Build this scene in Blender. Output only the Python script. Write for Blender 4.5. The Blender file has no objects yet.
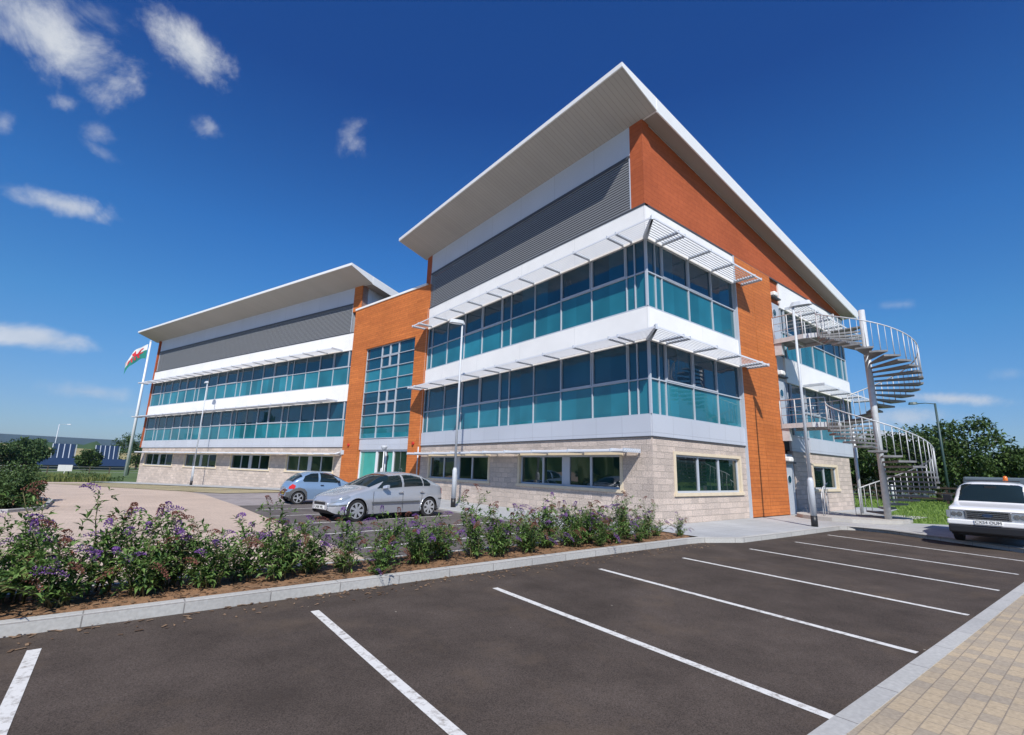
import bpy, math, random
from mathutils import Vector, Matrix
random.seed(7)
rad = math.radians

# ------------------------------------------------------------------ camera
scene = bpy.context.scene
COL = scene.collection
F_PX, YAW, PITCH, ROLL = 477.15, rad(51.55474), rad(12.04451), rad(1.61487)
CAM = Vector((-13.6526, -9.5927, 1.65))
fwd = Vector((math.cos(PITCH)*math.cos(YAW), math.cos(PITCH)*math.sin(YAW), math.sin(PITCH)))
rgt0 = Vector((math.sin(YAW), -math.cos(YAW), 0)); up0 = rgt0.cross(fwd)
rgt = rgt0*math.cos(ROLL) + up0*math.sin(ROLL)
up = up0*math.cos(ROLL) - rgt0*math.sin(ROLL)
cd = bpy.data.cameras.new("camera"); cam = bpy.data.objects.new("camera", cd); COL.objects.link(cam)
m = Matrix((rgt, up, -fwd)).transposed().to_4x4(); m.translation = CAM
cam.matrix_world = m
cd.sensor_fit = 'HORIZONTAL'; cd.sensor_width = 36; cd.lens = F_PX/1024*36
cd.clip_start = 0.05; cd.clip_end = 20000
scene.camera = cam

# ------------------------------------------------------------------ light
LD = Vector((0.75, 1.0, -1.22)).normalized()           # direction the sunlight travels
SUN_EL = math.asin(-LD.z)
sd = bpy.data.lights.new("sun", 'SUN'); sun = bpy.data.objects.new("sun", sd); COL.objects.link(sun)
sd.energy = 4.3; sd.angle = rad(0.5); sd.color = (1.0, 0.955, 0.88)
sun.rotation_mode = 'QUATERNION'; sun.rotation_quaternion = LD.to_track_quat('-Z', 'Y')
vs = scene.view_settings
vs.view_transform = 'Standard'; vs.look = 'None'; vs.exposure = 0.3; vs.gamma = 1.0; vs.use_curve_mapping = False

def ray(x, y):
    return (fwd + rgt*((x-512)/F_PX) - up*((y-367.5)/F_PX)).normalized()

world = bpy.data.worlds.new("World"); scene.world = world; world.use_nodes = True
wt = world.node_tree; wt.nodes.clear()
def wn(t, **k):
    n = wt.nodes.new(t)
    for a, b in k.items(): setattr(n, a, b)
    return n
def wl(a, b): wt.links.new(a, b)
def wmath(op, a, b=None, c=None, clamp=False):
    n = wn('ShaderNodeMath', operation=op, use_clamp=clamp)
    for i, v in enumerate((a, b, c)):
        if v is None: continue
        if isinstance(v, (int, float)): n.inputs[i].default_value = v
        else: wl(v, n.inputs[i])
    return n.outputs[0]
def wvec(op, a, b=None):
    n = wn('ShaderNodeVectorMath', operation=op)
    for i, v in enumerate((a, b)):
        if v is None: continue
        if isinstance(v, (tuple, Vector)): n.inputs[i].default_value = tuple(v)
        else: wl(v, n.inputs[i])
    return n.outputs['Value'] if op in ('DOT_PRODUCT', 'LENGTH') else n.outputs['Vector']
sky = wn('ShaderNodeTexSky', sky_type='NISHITA', sun_disc=False)
sky.sun_elevation = SUN_EL
sky.sun_rotation = math.atan2(-LD.x, -LD.y)
sky.air_density = 1.0; sky.dust_density = 0.35; sky.ozone_density = 3.0; sky.altitude = 50
tc = wn('ShaderNodeTexCoord'); Dv = wvec('NORMALIZE', tc.outputs['Generated'])
noise = wn('ShaderNodeTexNoise'); noise.inputs['Scale'].default_value = 9.0; noise.inputs['Detail'].default_value = 9
noise.inputs['Roughness'].default_value = 0.68; noise.inputs['Distortion'].default_value = 0.35
wl(Dv, noise.inputs['Vector'])
noise2 = wn('ShaderNodeTexNoise'); noise2.inputs['Scale'].default_value = 26; noise2.inputs['Detail'].default_value = 6
wl(Dv, noise2.inputs['Vector'])
N = wmath('SUBTRACT', wmath('ADD', wmath('MULTIPLY', noise.outputs['Fac'], 1.5), wmath('MULTIPLY', noise2.outputs['Fac'], .5)), 1.0)
CLOUDS = [(50,36,108,44,38,1.0),(100,14,50,16,22,.45),(116,84,30,30,60,.8),(192,52,66,29,45,1.0),(212,126,22,15,10,.75),(351,138,26,17,-70,.6),
          (68,206,70,15,14,.8),(106,213,26,12,5,.5),(100,133,18,12,10,.45),(100,152,22,8,30,.35),(4,122,14,14,0,.5),(66,102,20,12,10,.6),
          (34,338,70,14,8,.78),(88,392,62,13,6,.5),(122,412,56,9,-3,.5),(-80,330,60,25,0,.8),
          (896,305,36,6,-4,.3),(952,399,78,8,2,.8),(905,416,70,14,0,.6),(1010,374,26,9,0,.35),(860,398,30,6,0,.4),
          (-150,60,120,50,20,.9),(1300,180,120,35,10,.7)]
total = None
for (x, y, a, b, ang, dens) in CLOUDS:
    big = a > 60
    c = ray(x, y); ca, sa = math.cos(rad(ang)), math.sin(rad(ang))
    ra = ray(x+a*ca, y+a*sa); rb = ray(x-b*sa, y+b*ca)
    A = ra/ra.dot(c) - c; B = rb/rb.dot(c) - c
    # dual basis
    n_ = c; Ad = B.cross(n_); Ad = Ad/Ad.dot(A); Bd = n_.cross(A); Bd = Bd/Bd.dot(B)
    dc = wvec('DOT_PRODUCT', Dv, c)
    u = wmath('DIVIDE', wvec('DOT_PRODUCT', Dv, Ad), dc); v = wmath('DIVIDE', wvec('DOT_PRODUCT', Dv, Bd), dc)
    r2 = wmath('ADD', wmath('MULTIPLY', u, u), wmath('MULTIPLY', v, v))
    mk = wmath('SUBTRACT', 1.0, wmath('SQRT', r2))
    mk = wmath('ADD', wmath('MULTIPLY', mk, 1.25 if big else .8), wmath('MULTIPLY', N, 1.7 if big else 2.3))
    mr = wn('ShaderNodeMapRange', interpolation_type='SMOOTHSTEP'); wl(mk, mr.inputs[0])
    mr.inputs[1].default_value = 0.05; mr.inputs[2].default_value = 1.25 if big else 1.3; mr.inputs[3].default_value = 0; mr.inputs[4].default_value = dens if big else dens*.85
    edge = wn('ShaderNodeMapRange', interpolation_type='SMOOTHSTEP'); wl(r2, edge.inputs[0])
    edge.inputs[1].default_value = 3.4; edge.inputs[2].default_value = .5; edge.inputs[3].default_value = 0; edge.inputs[4].default_value = 1
    mk = wmath('MULTIPLY', mr.outputs[0], edge.outputs[0])
    mk = wmath('MULTIPLY', mk, wmath('GREATER_THAN', dc, 0.1))
    total = mk if total is None else wmath('MAXIMUM', total, mk)
sepD = wn('ShaderNodeSeparateXYZ'); wl(Dv, sepD.inputs[0])
# polarised late-summer blue: a tint that varies with height
tint = wn('ShaderNodeValToRGB'); wl(sepD.outputs['Z'], tint.inputs[0])
cr = tint.color_ramp
cr.elements[0].position = 0.0; cr.elements[0].color = (0.60, 0.72, 0.92, 1)
cr.elements[1].position = 1.0; cr.elements[1].color = (0.15, 0.46, 1.00, 1)
for p_, c_ in ((0.084, (0.543, 0.733, 1.0, 1)), (0.25, (0.386, 0.85, 1.19, 1)), (0.41, (0.27, 0.78, 1.30, 1)), (0.65, (0.155, 0.50, 1.09, 1)), (0.75, (0.16, .53, 1.14, 1))):
    e = cr.elements.new(p_); e.color = c_
mul = wn('ShaderNodeMix', data_type='RGBA', blend_type='MULTIPLY'); mul.inputs[0].default_value = 1
wl(sky.outputs[0], mul.inputs[6]); wl(tint.outputs[0], mul.inputs[7])
cshade = wn('ShaderNodeMix', data_type='RGBA'); wl(wmath('MULTIPLY', wmath('ADD', N, .35), 1.3, clamp=True), cshade.inputs[0])
cshade.inputs[6].default_value = (5.0, 5.6, 6.5, 1); cshade.inputs[7].default_value = (7.6, 7.7, 7.9, 1)
mixc = wn('ShaderNodeMix', data_type='RGBA'); wl(wmath('MULTIPLY', total, .93), mixc.inputs[0]); wl(mul.outputs[2], mixc.inputs[6]); wl(cshade.outputs[2], mixc.inputs[7])
bg = wn('ShaderNodeBackground'); bg.inputs['Strength'].default_value = 0.085
wl(mixc.outputs[2], bg.inputs[0])
wo = wn('ShaderNodeOutputWorld'); wl(bg.outputs[0], wo.inputs[0])

# ------------------------------------------------------------------ materials
def mat(name, col, rough=.6, metal=0., noise_amt=0., noise_scale=3., bump=0., bump_scale=40., spec=.5, coat=0.):
    m = bpy.data.materials.new(name); m.use_nodes = True; nt = m.node_tree; b = nt.nodes['Principled BSDF']
    b.inputs['Base Color'].default_value = (*col, 1); b.inputs['Roughness'].default_value = rough
    b.inputs['Metallic'].default_value = metal; b.inputs['Specular IOR Level'].default_value = spec
    b.inputs['Coat Weight'].default_value = coat
    if noise_amt:
        t = nt.nodes.new('ShaderNodeTexCoord'); n = nt.nodes.new('ShaderNodeTexNoise')
        n.inputs['Scale'].default_value = noise_scale; n.inputs['Detail'].default_value = 8; n.inputs['Roughness'].default_value = .65
        nt.links.new(t.outputs['Object'], n.inputs['Vector'])
        r = nt.nodes.new('ShaderNodeMapRange'); r.inputs[1].default_value = .3; r.inputs[2].default_value = .7
        r.inputs[3].default_value = 1-noise_amt; r.inputs[4].default_value = 1+noise_amt
        nt.links.new(n.outputs['Fac'], r.inputs[0])
        mx = nt.nodes.new('ShaderNodeVectorMath'); mx.operation = 'SCALE'; mx.inputs[0].default_value = col
        nt.links.new(r.outputs[0], mx.inputs['Scale']); nt.links.new(mx.outputs[0], b.inputs['Base Color'])
    if bump:
        t = nt.nodes.new('ShaderNodeTexCoord'); n = nt.nodes.new('ShaderNodeTexNoise')
        n.inputs['Scale'].default_value = bump_scale; n.inputs['Detail'].default_value = 5
        nt.links.new(t.outputs['Object'], n.inputs['Vector'])
        bp = nt.nodes.new('ShaderNodeBump'); bp.inputs['Strength'].default_value = bump; bp.inputs['Distance'].default_value = .02
        nt.links.new(n.outputs['Fac'], bp.inputs['Height']); nt.links.new(bp.outputs[0], b.inputs['Normal'])
    return m

def brick_mat(name, c1, c2, mortar, bw, bh, ms=.01, offset=.5, bias=0., rough=.8, bump=.4, fine=.25, fine_scale=30, bump_noise=.0, weather=.12):
    m = bpy.data.materials.new(name); m.use_nodes = True; nt = m.node_tree; b = nt.nodes['Principled BSDF']
    b.inputs['Roughness'].default_value = rough
    t = nt.nodes.new('ShaderNodeTexCoord'); br = nt.nodes.new('ShaderNodeTexBrick')
    nt.links.new(t.outputs['UV'], br.inputs['Vector'])
    br.offset = offset; br.inputs['Scale'].default_value = 1
    br.inputs['Brick Width'].default_value = bw; br.inputs['Row Height'].default_value = bh
    br.inputs['Mortar Size'].default_value = ms; br.inputs['Bias'].default_value = bias; br.inputs['Mortar Smooth'].default_value = .15
    br.inputs['Color1'].default_value = (*c1, 1); br.inputs['Color2'].default_value = (*c2, 1); br.inputs['Mortar'].default_value = (*mortar, 1)
    n = nt.nodes.new('ShaderNodeTexNoise'); n.inputs['Scale'].default_value = fine_scale; n.inputs['Detail'].default_value = 6
    nt.links.new(t.outputs['UV'], n.inputs['Vector'])
    n2 = nt.nodes.new('ShaderNodeTexNoise'); n2.inputs['Scale'].default_value = .45; n2.inputs['Detail'].default_value = 5
    nt.links.new(t.outputs['UV'], n2.inputs['Vector'])
    def mr(o, a):
        r = nt.nodes.new('ShaderNodeMapRange'); r.inputs[1].default_value = .28; r.inputs[2].default_value = .72
        r.inputs[3].default_value = 1-a; r.inputs[4].default_value = 1+a; nt.links.new(o, r.inputs[0]); return r.outputs[0]
    mm = nt.nodes.new('ShaderNodeMath'); mm.operation = 'MULTIPLY'
    nt.links.new(mr(n.outputs['Fac'], fine), mm.inputs[0]); nt.links.new(mr(n2.outputs['Fac'], weather), mm.inputs[1])
    sc = nt.nodes.new('ShaderNodeVectorMath'); sc.operation = 'SCALE'
    nt.links.new(br.outputs['Color'], sc.inputs[0]); nt.links.new(mm.outputs[0], sc.inputs['Scale'])
    nt.links.new(sc.outputs[0], b.inputs['Base Color'])
    inv = nt.nodes.new('ShaderNodeMath'); inv.operation = 'MULTIPLY_ADD'; inv.inputs[1].default_value = -1
    nt.links.new(br.outputs['Fac'], inv.inputs[0])
    if bump_noise:
        q = nt.nodes.new('ShaderNodeMath'); q.operation = 'MULTIPLY'; q.inputs[1].default_value = bump_noise
        nt.links.new(n.outputs['Fac'], q.inputs[0]); nt.links.new(q.outputs[0], inv.inputs[2])
    else: inv.inputs[2].default_value = 1
    bp = nt.nodes.new('ShaderNodeBump'); bp.inputs['Strength'].default_value = bump; bp.inputs['Distance'].default_value = .015
    nt.links.new(inv.outputs[0], bp.inputs['Height']); nt.links.new(bp.outputs[0], b.inputs['Normal'])
    return m

def glass_mat(name, col, rough=.02, spec=.9, wave=.0):
    m = mat(name, col, rough=rough, spec=spec)
    nt = m.node_tree; b = nt.nodes['Principled BSDF']; b.inputs['IOR'].default_value = 1.65
    t = nt.nodes.new('ShaderNodeTexCoord'); n = nt.nodes.new('ShaderNodeTexNoise'); n.inputs['Scale'].default_value = .55; n.inputs['Detail'].default_value = 2
    nt.links.new(t.outputs['Object'], n.inputs['Vector'])
    bp = nt.nodes.new('ShaderNodeBump'); bp.inputs['Strength'].default_value = .10; bp.inputs['Distance'].default_value = .08
    nt.links.new(n.outputs['Fac'], bp.inputs['Height']); nt.links.new(bp.outputs[0], b.inputs['Normal'])
    r = nt.nodes.new('ShaderNodeMapRange'); r.inputs[1].default_value = .3; r.inputs[2].default_value = .7; r.inputs[3].default_value = .8; r.inputs[4].default_value = 1.2
    nt.links.new(n.outputs['Fac'], r.inputs[0])
    # pane to pane differences: one random tone and one slight tilt per 1.75 m bay
    sn = nt.nodes.new('ShaderNodeVectorMath'); sn.operation = 'SNAP'; sn.inputs[1].default_value = (1.75, 1.25, 1)
    nt.links.new(t.outputs['UV'], sn.inputs[0]); wnz = nt.nodes.new('ShaderNodeTexWhiteNoise'); wnz.noise_dimensions = '2D'; nt.links.new(sn.outputs[0], wnz.inputs['Vector'])
    r2 = nt.nodes.new('ShaderNodeMapRange'); r2.inputs[3].default_value = .72; r2.inputs[4].default_value = 1.22; nt.links.new(wnz.outputs['Value'], r2.inputs[0])
    mm = nt.nodes.new('ShaderNodeMath'); mm.operation = 'MULTIPLY'; nt.links.new(r.outputs[0], mm.inputs[0]); nt.links.new(r2.outputs[0], mm.inputs[1])
    sc = nt.nodes.new('ShaderNodeVectorMath'); sc.operation = 'SCALE'; sc.inputs[0].default_value = col
    nt.links.new(mm.outputs[0], sc.inputs['Scale']); nt.links.new(sc.outputs[0], b.inputs['Base Color'])
    gm = nt.nodes.new('ShaderNodeNewGeometry'); va = nt.nodes.new('ShaderNodeVectorMath'); va.operation = 'MULTIPLY_ADD'
    va.inputs[1].default_value = (.035,.035,.05); va.inputs[2].default_value = (-.0175,-.0175,-.025); nt.links.new(wnz.outputs['Color'], va.inputs[0])
    ad = nt.nodes.new('ShaderNodeVectorMath'); nt.links.new(gm.outputs['Normal'], ad.inputs[0]); nt.links.new(va.outputs[0], ad.inputs[1])
    nt.links.new(ad.outputs[0], bp.inputs['Normal'])
    return m

def asphalt_mat(name, col, spot=(.16,.13,.09), speck=1.0):
    m = bpy.data.materials.new(name); m.use_nodes = True; nt = m.node_tree; b = nt.nodes['Principled BSDF']
    b.inputs['Roughness'].default_value = .95; b.inputs['Specular IOR Level'].default_value = .15
    t = nt.nodes.new('ShaderNodeTexCoord')
    def nz(s, d=6, r=.6):
        n = nt.nodes.new('ShaderNodeTexNoise'); n.inputs['Scale'].default_value = s; n.inputs['Detail'].default_value = d; n.inputs['Roughness'].default_value = r
        nt.links.new(t.outputs['Object'], n.inputs['Vector']); return n.outputs['Fac']
    def mr(o, a, b_, lo, hi):
        r = nt.nodes.new('ShaderNodeMapRange'); nt.links.new(o, r.inputs[0])
        for i, v in enumerate((a, b_, lo, hi)): r.inputs[i+1].default_value = v
        return r.outputs[0]
    def mul(a, c):
        q = nt.nodes.new('ShaderNodeMath'); q.operation = 'MULTIPLY'; nt.links.new(a, q.inputs[0]); nt.links.new(c, q.inputs[1]); return q.outputs[0]
    f = mul(mul(mr(nz(.35), .3, .7, .78, 1.2), mr(nz(1.7), .3, .7, .80, 1.2)), mr(nz(95, 3, .8), .33, .67, 1-.5*speck, 1+.5*speck))
    sc = nt.nodes.new('ShaderNodeVectorMath'); sc.operation = 'SCALE'; sc.inputs[0].default_value = col; nt.links.new(f, sc.inputs['Scale'])
    mx = nt.nodes.new('ShaderNodeMix'); mx.data_type = 'RGBA'
    nt.links.new(mr(nz(.8, 9, .7), .54, .74, 0, .6), mx.inputs[0]); nt.links.new(sc.outputs[0], mx.inputs[6]); mx.inputs[7].default_value = (*spot, 1)
    st = nt.nodes.new('ShaderNodeTexVoronoi'); st.inputs['Scale'].default_value = .55; st.inputs['Randomness'].default_value = 1
    ds = nt.nodes.new('ShaderNodeVectorMath'); ds.operation = 'MULTIPLY_ADD'; ds.inputs[1].default_value = (.5,.5,.5)
    nd = nt.nodes.new('ShaderNodeTexNoise'); nd.inputs['Scale'].default_value = 2.2; nd.inputs['Detail'].default_value = 5; nt.links.new(t.outputs['Object'], nd.inputs['Vector'])
    nt.links.new(nd.outputs['Color'], ds.inputs[0]); nt.links.new(t.outputs['Object'], ds.inputs[2]); nt.links.new(ds.outputs[0], st.inputs['Vector'])
    mx3 = nt.nodes.new('ShaderNodeMix'); mx3.data_type = 'RGBA'; nt.links.new(mr(st.outputs['Distance'], .06, .22, .45, 0), mx3.inputs[0])
    nt.links.new(mx.outputs[2], mx3.inputs[6]); mx3.inputs[7].default_value = (col[0]*.45, col[1]*.45, col[2]*.45, 1); mx = mx3
    vo = nt.nodes.new('ShaderNodeTexVoronoi'); vo.inputs['Scale'].default_value = 2.3; nt.links.new(t.outputs['Object'], vo.inputs['Vector'])
    mx2 = nt.nodes.new('ShaderNodeMix'); mx2.data_type = 'RGBA'
    nt.links.new(mr(vo.outputs['Distance'], .022, .03, .85, 0), mx2.inputs[0]); nt.links.new(mx.outputs[2], mx2.inputs[6]); mx2.inputs[7].default_value = (.4,.36,.3,1)
    nt.links.new(mx2.outputs[2], b.inputs['Base Color'])
    bp = nt.nodes.new('ShaderNodeBump'); bp.inputs['Strength'].default_value = .5; bp.inputs['Distance'].default_value = .006
    nt.links.new(nz(140, 3), bp.inputs['Height']); nt.links.new(bp.outputs[0], b.inputs['Normal'])
    return m

def paint_line_mat():
    m = mat('line paint', (.68,.67,.64), .7); nt = m.node_tree; b = nt.nodes['Principled BSDF']
    t = nt.nodes.new('ShaderNodeTexCoord'); n = nt.nodes.new('ShaderNodeTexNoise'); n.inputs['Scale'].default_value = 14; n.inputs['Detail'].default_value = 9; n.inputs['Roughness'].default_value = .75
    nt.links.new(t.outputs['Object'], n.inputs['Vector'])
    r = nt.nodes.new('ShaderNodeValToRGB'); r.color_ramp.elements[0].position = .34; r.color_ramp.elements[0].color = (.28,.25,.22,1)
    r.color_ramp.elements[1].position = .5; r.color_ramp.elements[1].color = (.68,.67,.64,1)
    nt.links.new(n.outputs['Fac'], r.inputs[0]); nt.links.new(r.outputs[0], b.inputs['Base Color']); return m

def foliage_mat(name, c1, c2, scale=6., rough=.55):
    m = bpy.data.materials.new(name); m.use_nodes = True; nt = m.node_tree; b = nt.nodes['Principled BSDF']
    b.inputs['Roughness'].default_value = rough; b.inputs['Specular IOR Level'].default_value = .35
    g = nt.nodes.new('ShaderNodeNewGeometry'); r = nt.nodes.new('ShaderNodeValToRGB')
    r.color_ramp.elements[0].color = (*c1, 1); r.color_ramp.elements[1].color = (*c2, 1)
    nt.links.new(g.outputs['Random Per Island'], r.inputs[0]); nt.links.new(r.outputs[0], b.inputs['Base Color'])
    tr = nt.nodes.new('ShaderNodeBsdfTranslucent'); nt.links.new(r.outputs[0], tr.inputs[0])
    mx = nt.nodes.new('ShaderNodeMixShader'); mx.inputs[0].default_value = .22
    nt.links.new(b.outputs[0], mx.inputs[1]); nt.links.new(tr.outputs[0], mx.inputs[2])
    nt.links.new(mx.outputs[0], nt.nodes['Material Output'].inputs[0]); return m

M = {}
M['cladding'] = brick_mat('orange timber cladding', (.56,.175,.046), (.47,.140,.038), (.28,.085,.028), 1.8, .15, .007, rough=.62, bump=.45, fine=.12, fine_scale=5)
M['cladding'].node_tree.nodes['Principled BSDF'].inputs['Specular IOR Level'].default_value = .25
M['gable'] = brick_mat('red timber cladding', (.40,.102,.040), (.37,.092,.036), (.30,.072,.030), 1.8, .20, .009, rough=.7, bump=.45, fine=.10, fine_scale=5)
M['gable'].node_tree.nodes['Principled BSDF'].inputs['Specular IOR Level'].default_value = .2
M['block'] = brick_mat('pale split block', (.60,.50,.43), (.45,.38,.33), (.43,.37,.32), .44, .215, .010, rough=.9, bump=.9, fine=.26, fine_scale=22, bump_noise=1.6, weather=.1)
M['stone'] = mat('buff stone surround', (.66,.56,.41), .8, noise_amt=.08, noise_scale=5)
M['white'] = brick_mat('white panel', (.83,.82,.80), (.81,.80,.78), (.62,.62,.61), 3.5, 4.0, .008, offset=0, rough=.45, bump=.15, fine=.02, fine_scale=3, weather=.06)
M['pale'] = brick_mat('pale grey panel', (.50,.53,.59), (.48,.51,.57), (.34,.36,.40), 1.2, 3.0, .008, offset=0, rough=.45, bump=.2, fine=.02, weather=.04)
M['strip'] = brick_mat('white grey metal panel', (.55,.58,.64), (.53,.56,.62), (.38,.40,.44), 2.4, 3.0, .008, offset=0, rough=.5, bump=.2, fine=.02, weather=.04)
M['frame'] = mat('grey aluminium frame', (.44,.48,.54), .4, metal=.0)
M['fascia'] = mat('off white roof fascia', (.74,.75,.75), .5, noise_amt=.03)
M['soffit'] = brick_mat('ribbed soffit', (.38,.37,.35), (.36,.35,.33), (.29,.28,.265), 40, .20, .012, offset=0, rough=.6, bump=.3, fine=.02, weather=.05)
M['soffit2'] = mat('brown grey verge soffit', (.28,.25,.225), .6)
M['louvre'] = mat('grey louvre blade', (.235,.245,.26), .5)
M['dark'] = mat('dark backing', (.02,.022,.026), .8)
M['flash'] = mat('dark flashing', (.06,.065,.075), .5)
M['galv'] = mat('galvanised steel', (.52,.54,.56), .5, metal=.12, noise_amt=.12, noise_scale=6)
M['galvdark'] = mat('weathered steel tread', (.19,.19,.195), .6, metal=.1, noise_amt=.25, noise_scale=5)
M['slat'] = mat('white louvre slat', (.70,.72,.76), .45)
M['teal'] = glass_mat('teal glass', (.020,.165,.215), spec=.7)
M['navy'] = glass_mat('shaded teal glass', (.004,.052,.092), spec=.6)  # same teal glass, brise shade and sky reflection put into its base colour
M['ggreen'] = glass_mat('dark green glass', (.006,.022,.020))
M['aqua'] = glass_mat('aqua entrance glass', (.06,.30,.26))
M['asphalt'] = asphalt_mat('brown asphalt', (.074,.059,.050), spot=(.135,.10,.072), speck=1.1)
M['asphalt2'] = asphalt_mat('grey bay asphalt', (.13,.115,.112), spot=(.17,.15,.13), speck=.6)
M['line'] = paint_line_mat()
M['kerb'] = brick_mat('concrete kerb', (.47,.465,.44), (.41,.405,.39), (.22,.21,.20), .915, 3, .007, offset=0, fine=.12, fine_scale=25, weather=.15)
M['slab'] = brick_mat('concrete paving', (.40,.41,.42), (.37,.38,.39), (.26,.26,.26), .6, .6, .006, offset=0, fine=.1, fine_scale=20, weather=.13)
M['beige'] = brick_mat('beige block paving', (.56,.44,.35), (.50,.39,.31), (.42,.34,.28), .2, .1, .006, fine=.14, fine_scale=14, weather=.12)
M['lilac'] = asphalt_mat('worn grey road', (.30,.27,.27), spot=(.33,.29,.26), speck=.3)
M['paver'] = brick_mat('buff brick paver', (.46,.365,.245), (.32,.275,.22), (.29,.24,.18), .18, .12, .004, offset=.5, bias=-.2, fine=.16, fine_scale=30, weather=.15, bump=.6)
M['yellow'] = brick_mat('yellow bay paver', (.48,.40,.22), (.40,.34,.20), (.3,.26,.17), .24, .16, .01, fine=.15)
M['greybar'] = mat('dark bay paver', (.16,.14,.11), .8)
M['mulch'] = asphalt_mat('bark mulch', (.25,.145,.082), spot=(.38,.25,.16), speck=1.2)
M['grass'] = mat('meadow grass', (.085,.13,.030), .9, noise_amt=.45, noise_scale=1.2, bump=.6, bump_scale=20)
M['lawn'] = mat('bright mown grass', (.115,.20,.03), .9, noise_amt=.5, noise_scale=1.1, bump=.7, bump_scale=30)
M['field'] = mat('dry field', (.34,.28,.12), .9, noise_amt=.3, noise_scale=.03)
M['hill'] = mat('far wooded hill', (.018,.040,.034), .95, noise_amt=.35, noise_scale=.004)
M['post'] = mat('lamp post grey paint', (.50,.53,.57), .45, noise_amt=.05)
M['black'] = mat('black plastic', (.015,.015,.017), .45)
M['tyre'] = mat('tyre rubber', (.02,.02,.021), .85)
M['chrome'] = mat('chrome', (.75,.76,.78), .18, metal=1.)
M['alloy'] = mat('alloy wheel', (.58,.60,.63), .3, metal=.6)
M['carsilver'] = mat('silver car paint', (.50,.52,.56), .26, metal=.45, coat=.6)
M['carblue'] = mat('pale blue car paint', (.22,.33,.49), .28, metal=.25, coat=.6)
M['carwhite'] = mat('white van paint', (.80,.80,.80), .3, coat=.5)
M['plastic'] = mat('grey bumper plastic', (.09,.095,.10), .6)
M['carglass'] = glass_mat('car glass', (.010,.018,.020), spec=.35)
M['red'] = mat('red lamp lens', (.55,.02,.02), .2)
M['amber'] = mat('amber lens', (.75,.18,.03), .2)
M['lens'] = mat('clear headlamp', (.33,.36,.40), .12, metal=.35, spec=.9)
M['plateY'] = mat('yellow plate', (.80,.60,.04), .4)
M['plateW'] = mat('white plate', (.78,.78,.76), .4)
M['bark'] = mat('bark', (.085,.065,.045), .9, noise_amt=.3, noise_scale=9)
M['timber'] = mat('dark stained timber', (.045,.030,.022), .8, noise_amt=.2)
M['leafA'] = foliage_mat('buddleia leaf', (.034,.085,.018), (.18,.29,.075))
M['leafB'] = foliage_mat('dark tree leaf', (.020,.048,.012), (.10,.165,.040))
M['leafC'] = foliage_mat('hedge leaf', (.026,.062,.020), (.11,.18,.055))
M['leafD'] = foliage_mat('rough grass blade', (.09,.13,.03), (.26,.27,.09))
M['flower'] = foliage_mat('purple flower', (.10,.035,.20), (.27,.13,.36))
M['spent'] = foliage_mat('spent flower', (.13,.05,.035), (.25,.10,.07))
M['stem'] = mat('green brown stem', (.13,.12,.05), .8)
M['concrete'] = mat('pale concrete', (.42,.41,.39), .85, noise_amt=.1)
M['solar'] = mat('dark blue panel', (.020,.038,.080), .25, spec=.7)
M['shed'] = mat('blue grey shed cladding', (.085,.115,.14), .6)
M['shedroof'] = mat('dark grey roof sheet', (.05,.055,.065), .6)
M['flagG'] = mat('green flag cloth', (.01,.20,.16), .8)
M['flagW'] = mat('white flag cloth', (.70,.70,.68), .8)
M['flagR'] = mat('red flag emblem', (.60,.02,.04), .8)
M['poleW'] = mat('white pole paint', (.75,.76,.78), .4)
M['redbox'] = mat('red alarm box', (.50,.03,.02), .5)
M['lampgreen'] = mat('dark green post paint', (.04,.075,.075), .5)

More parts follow.
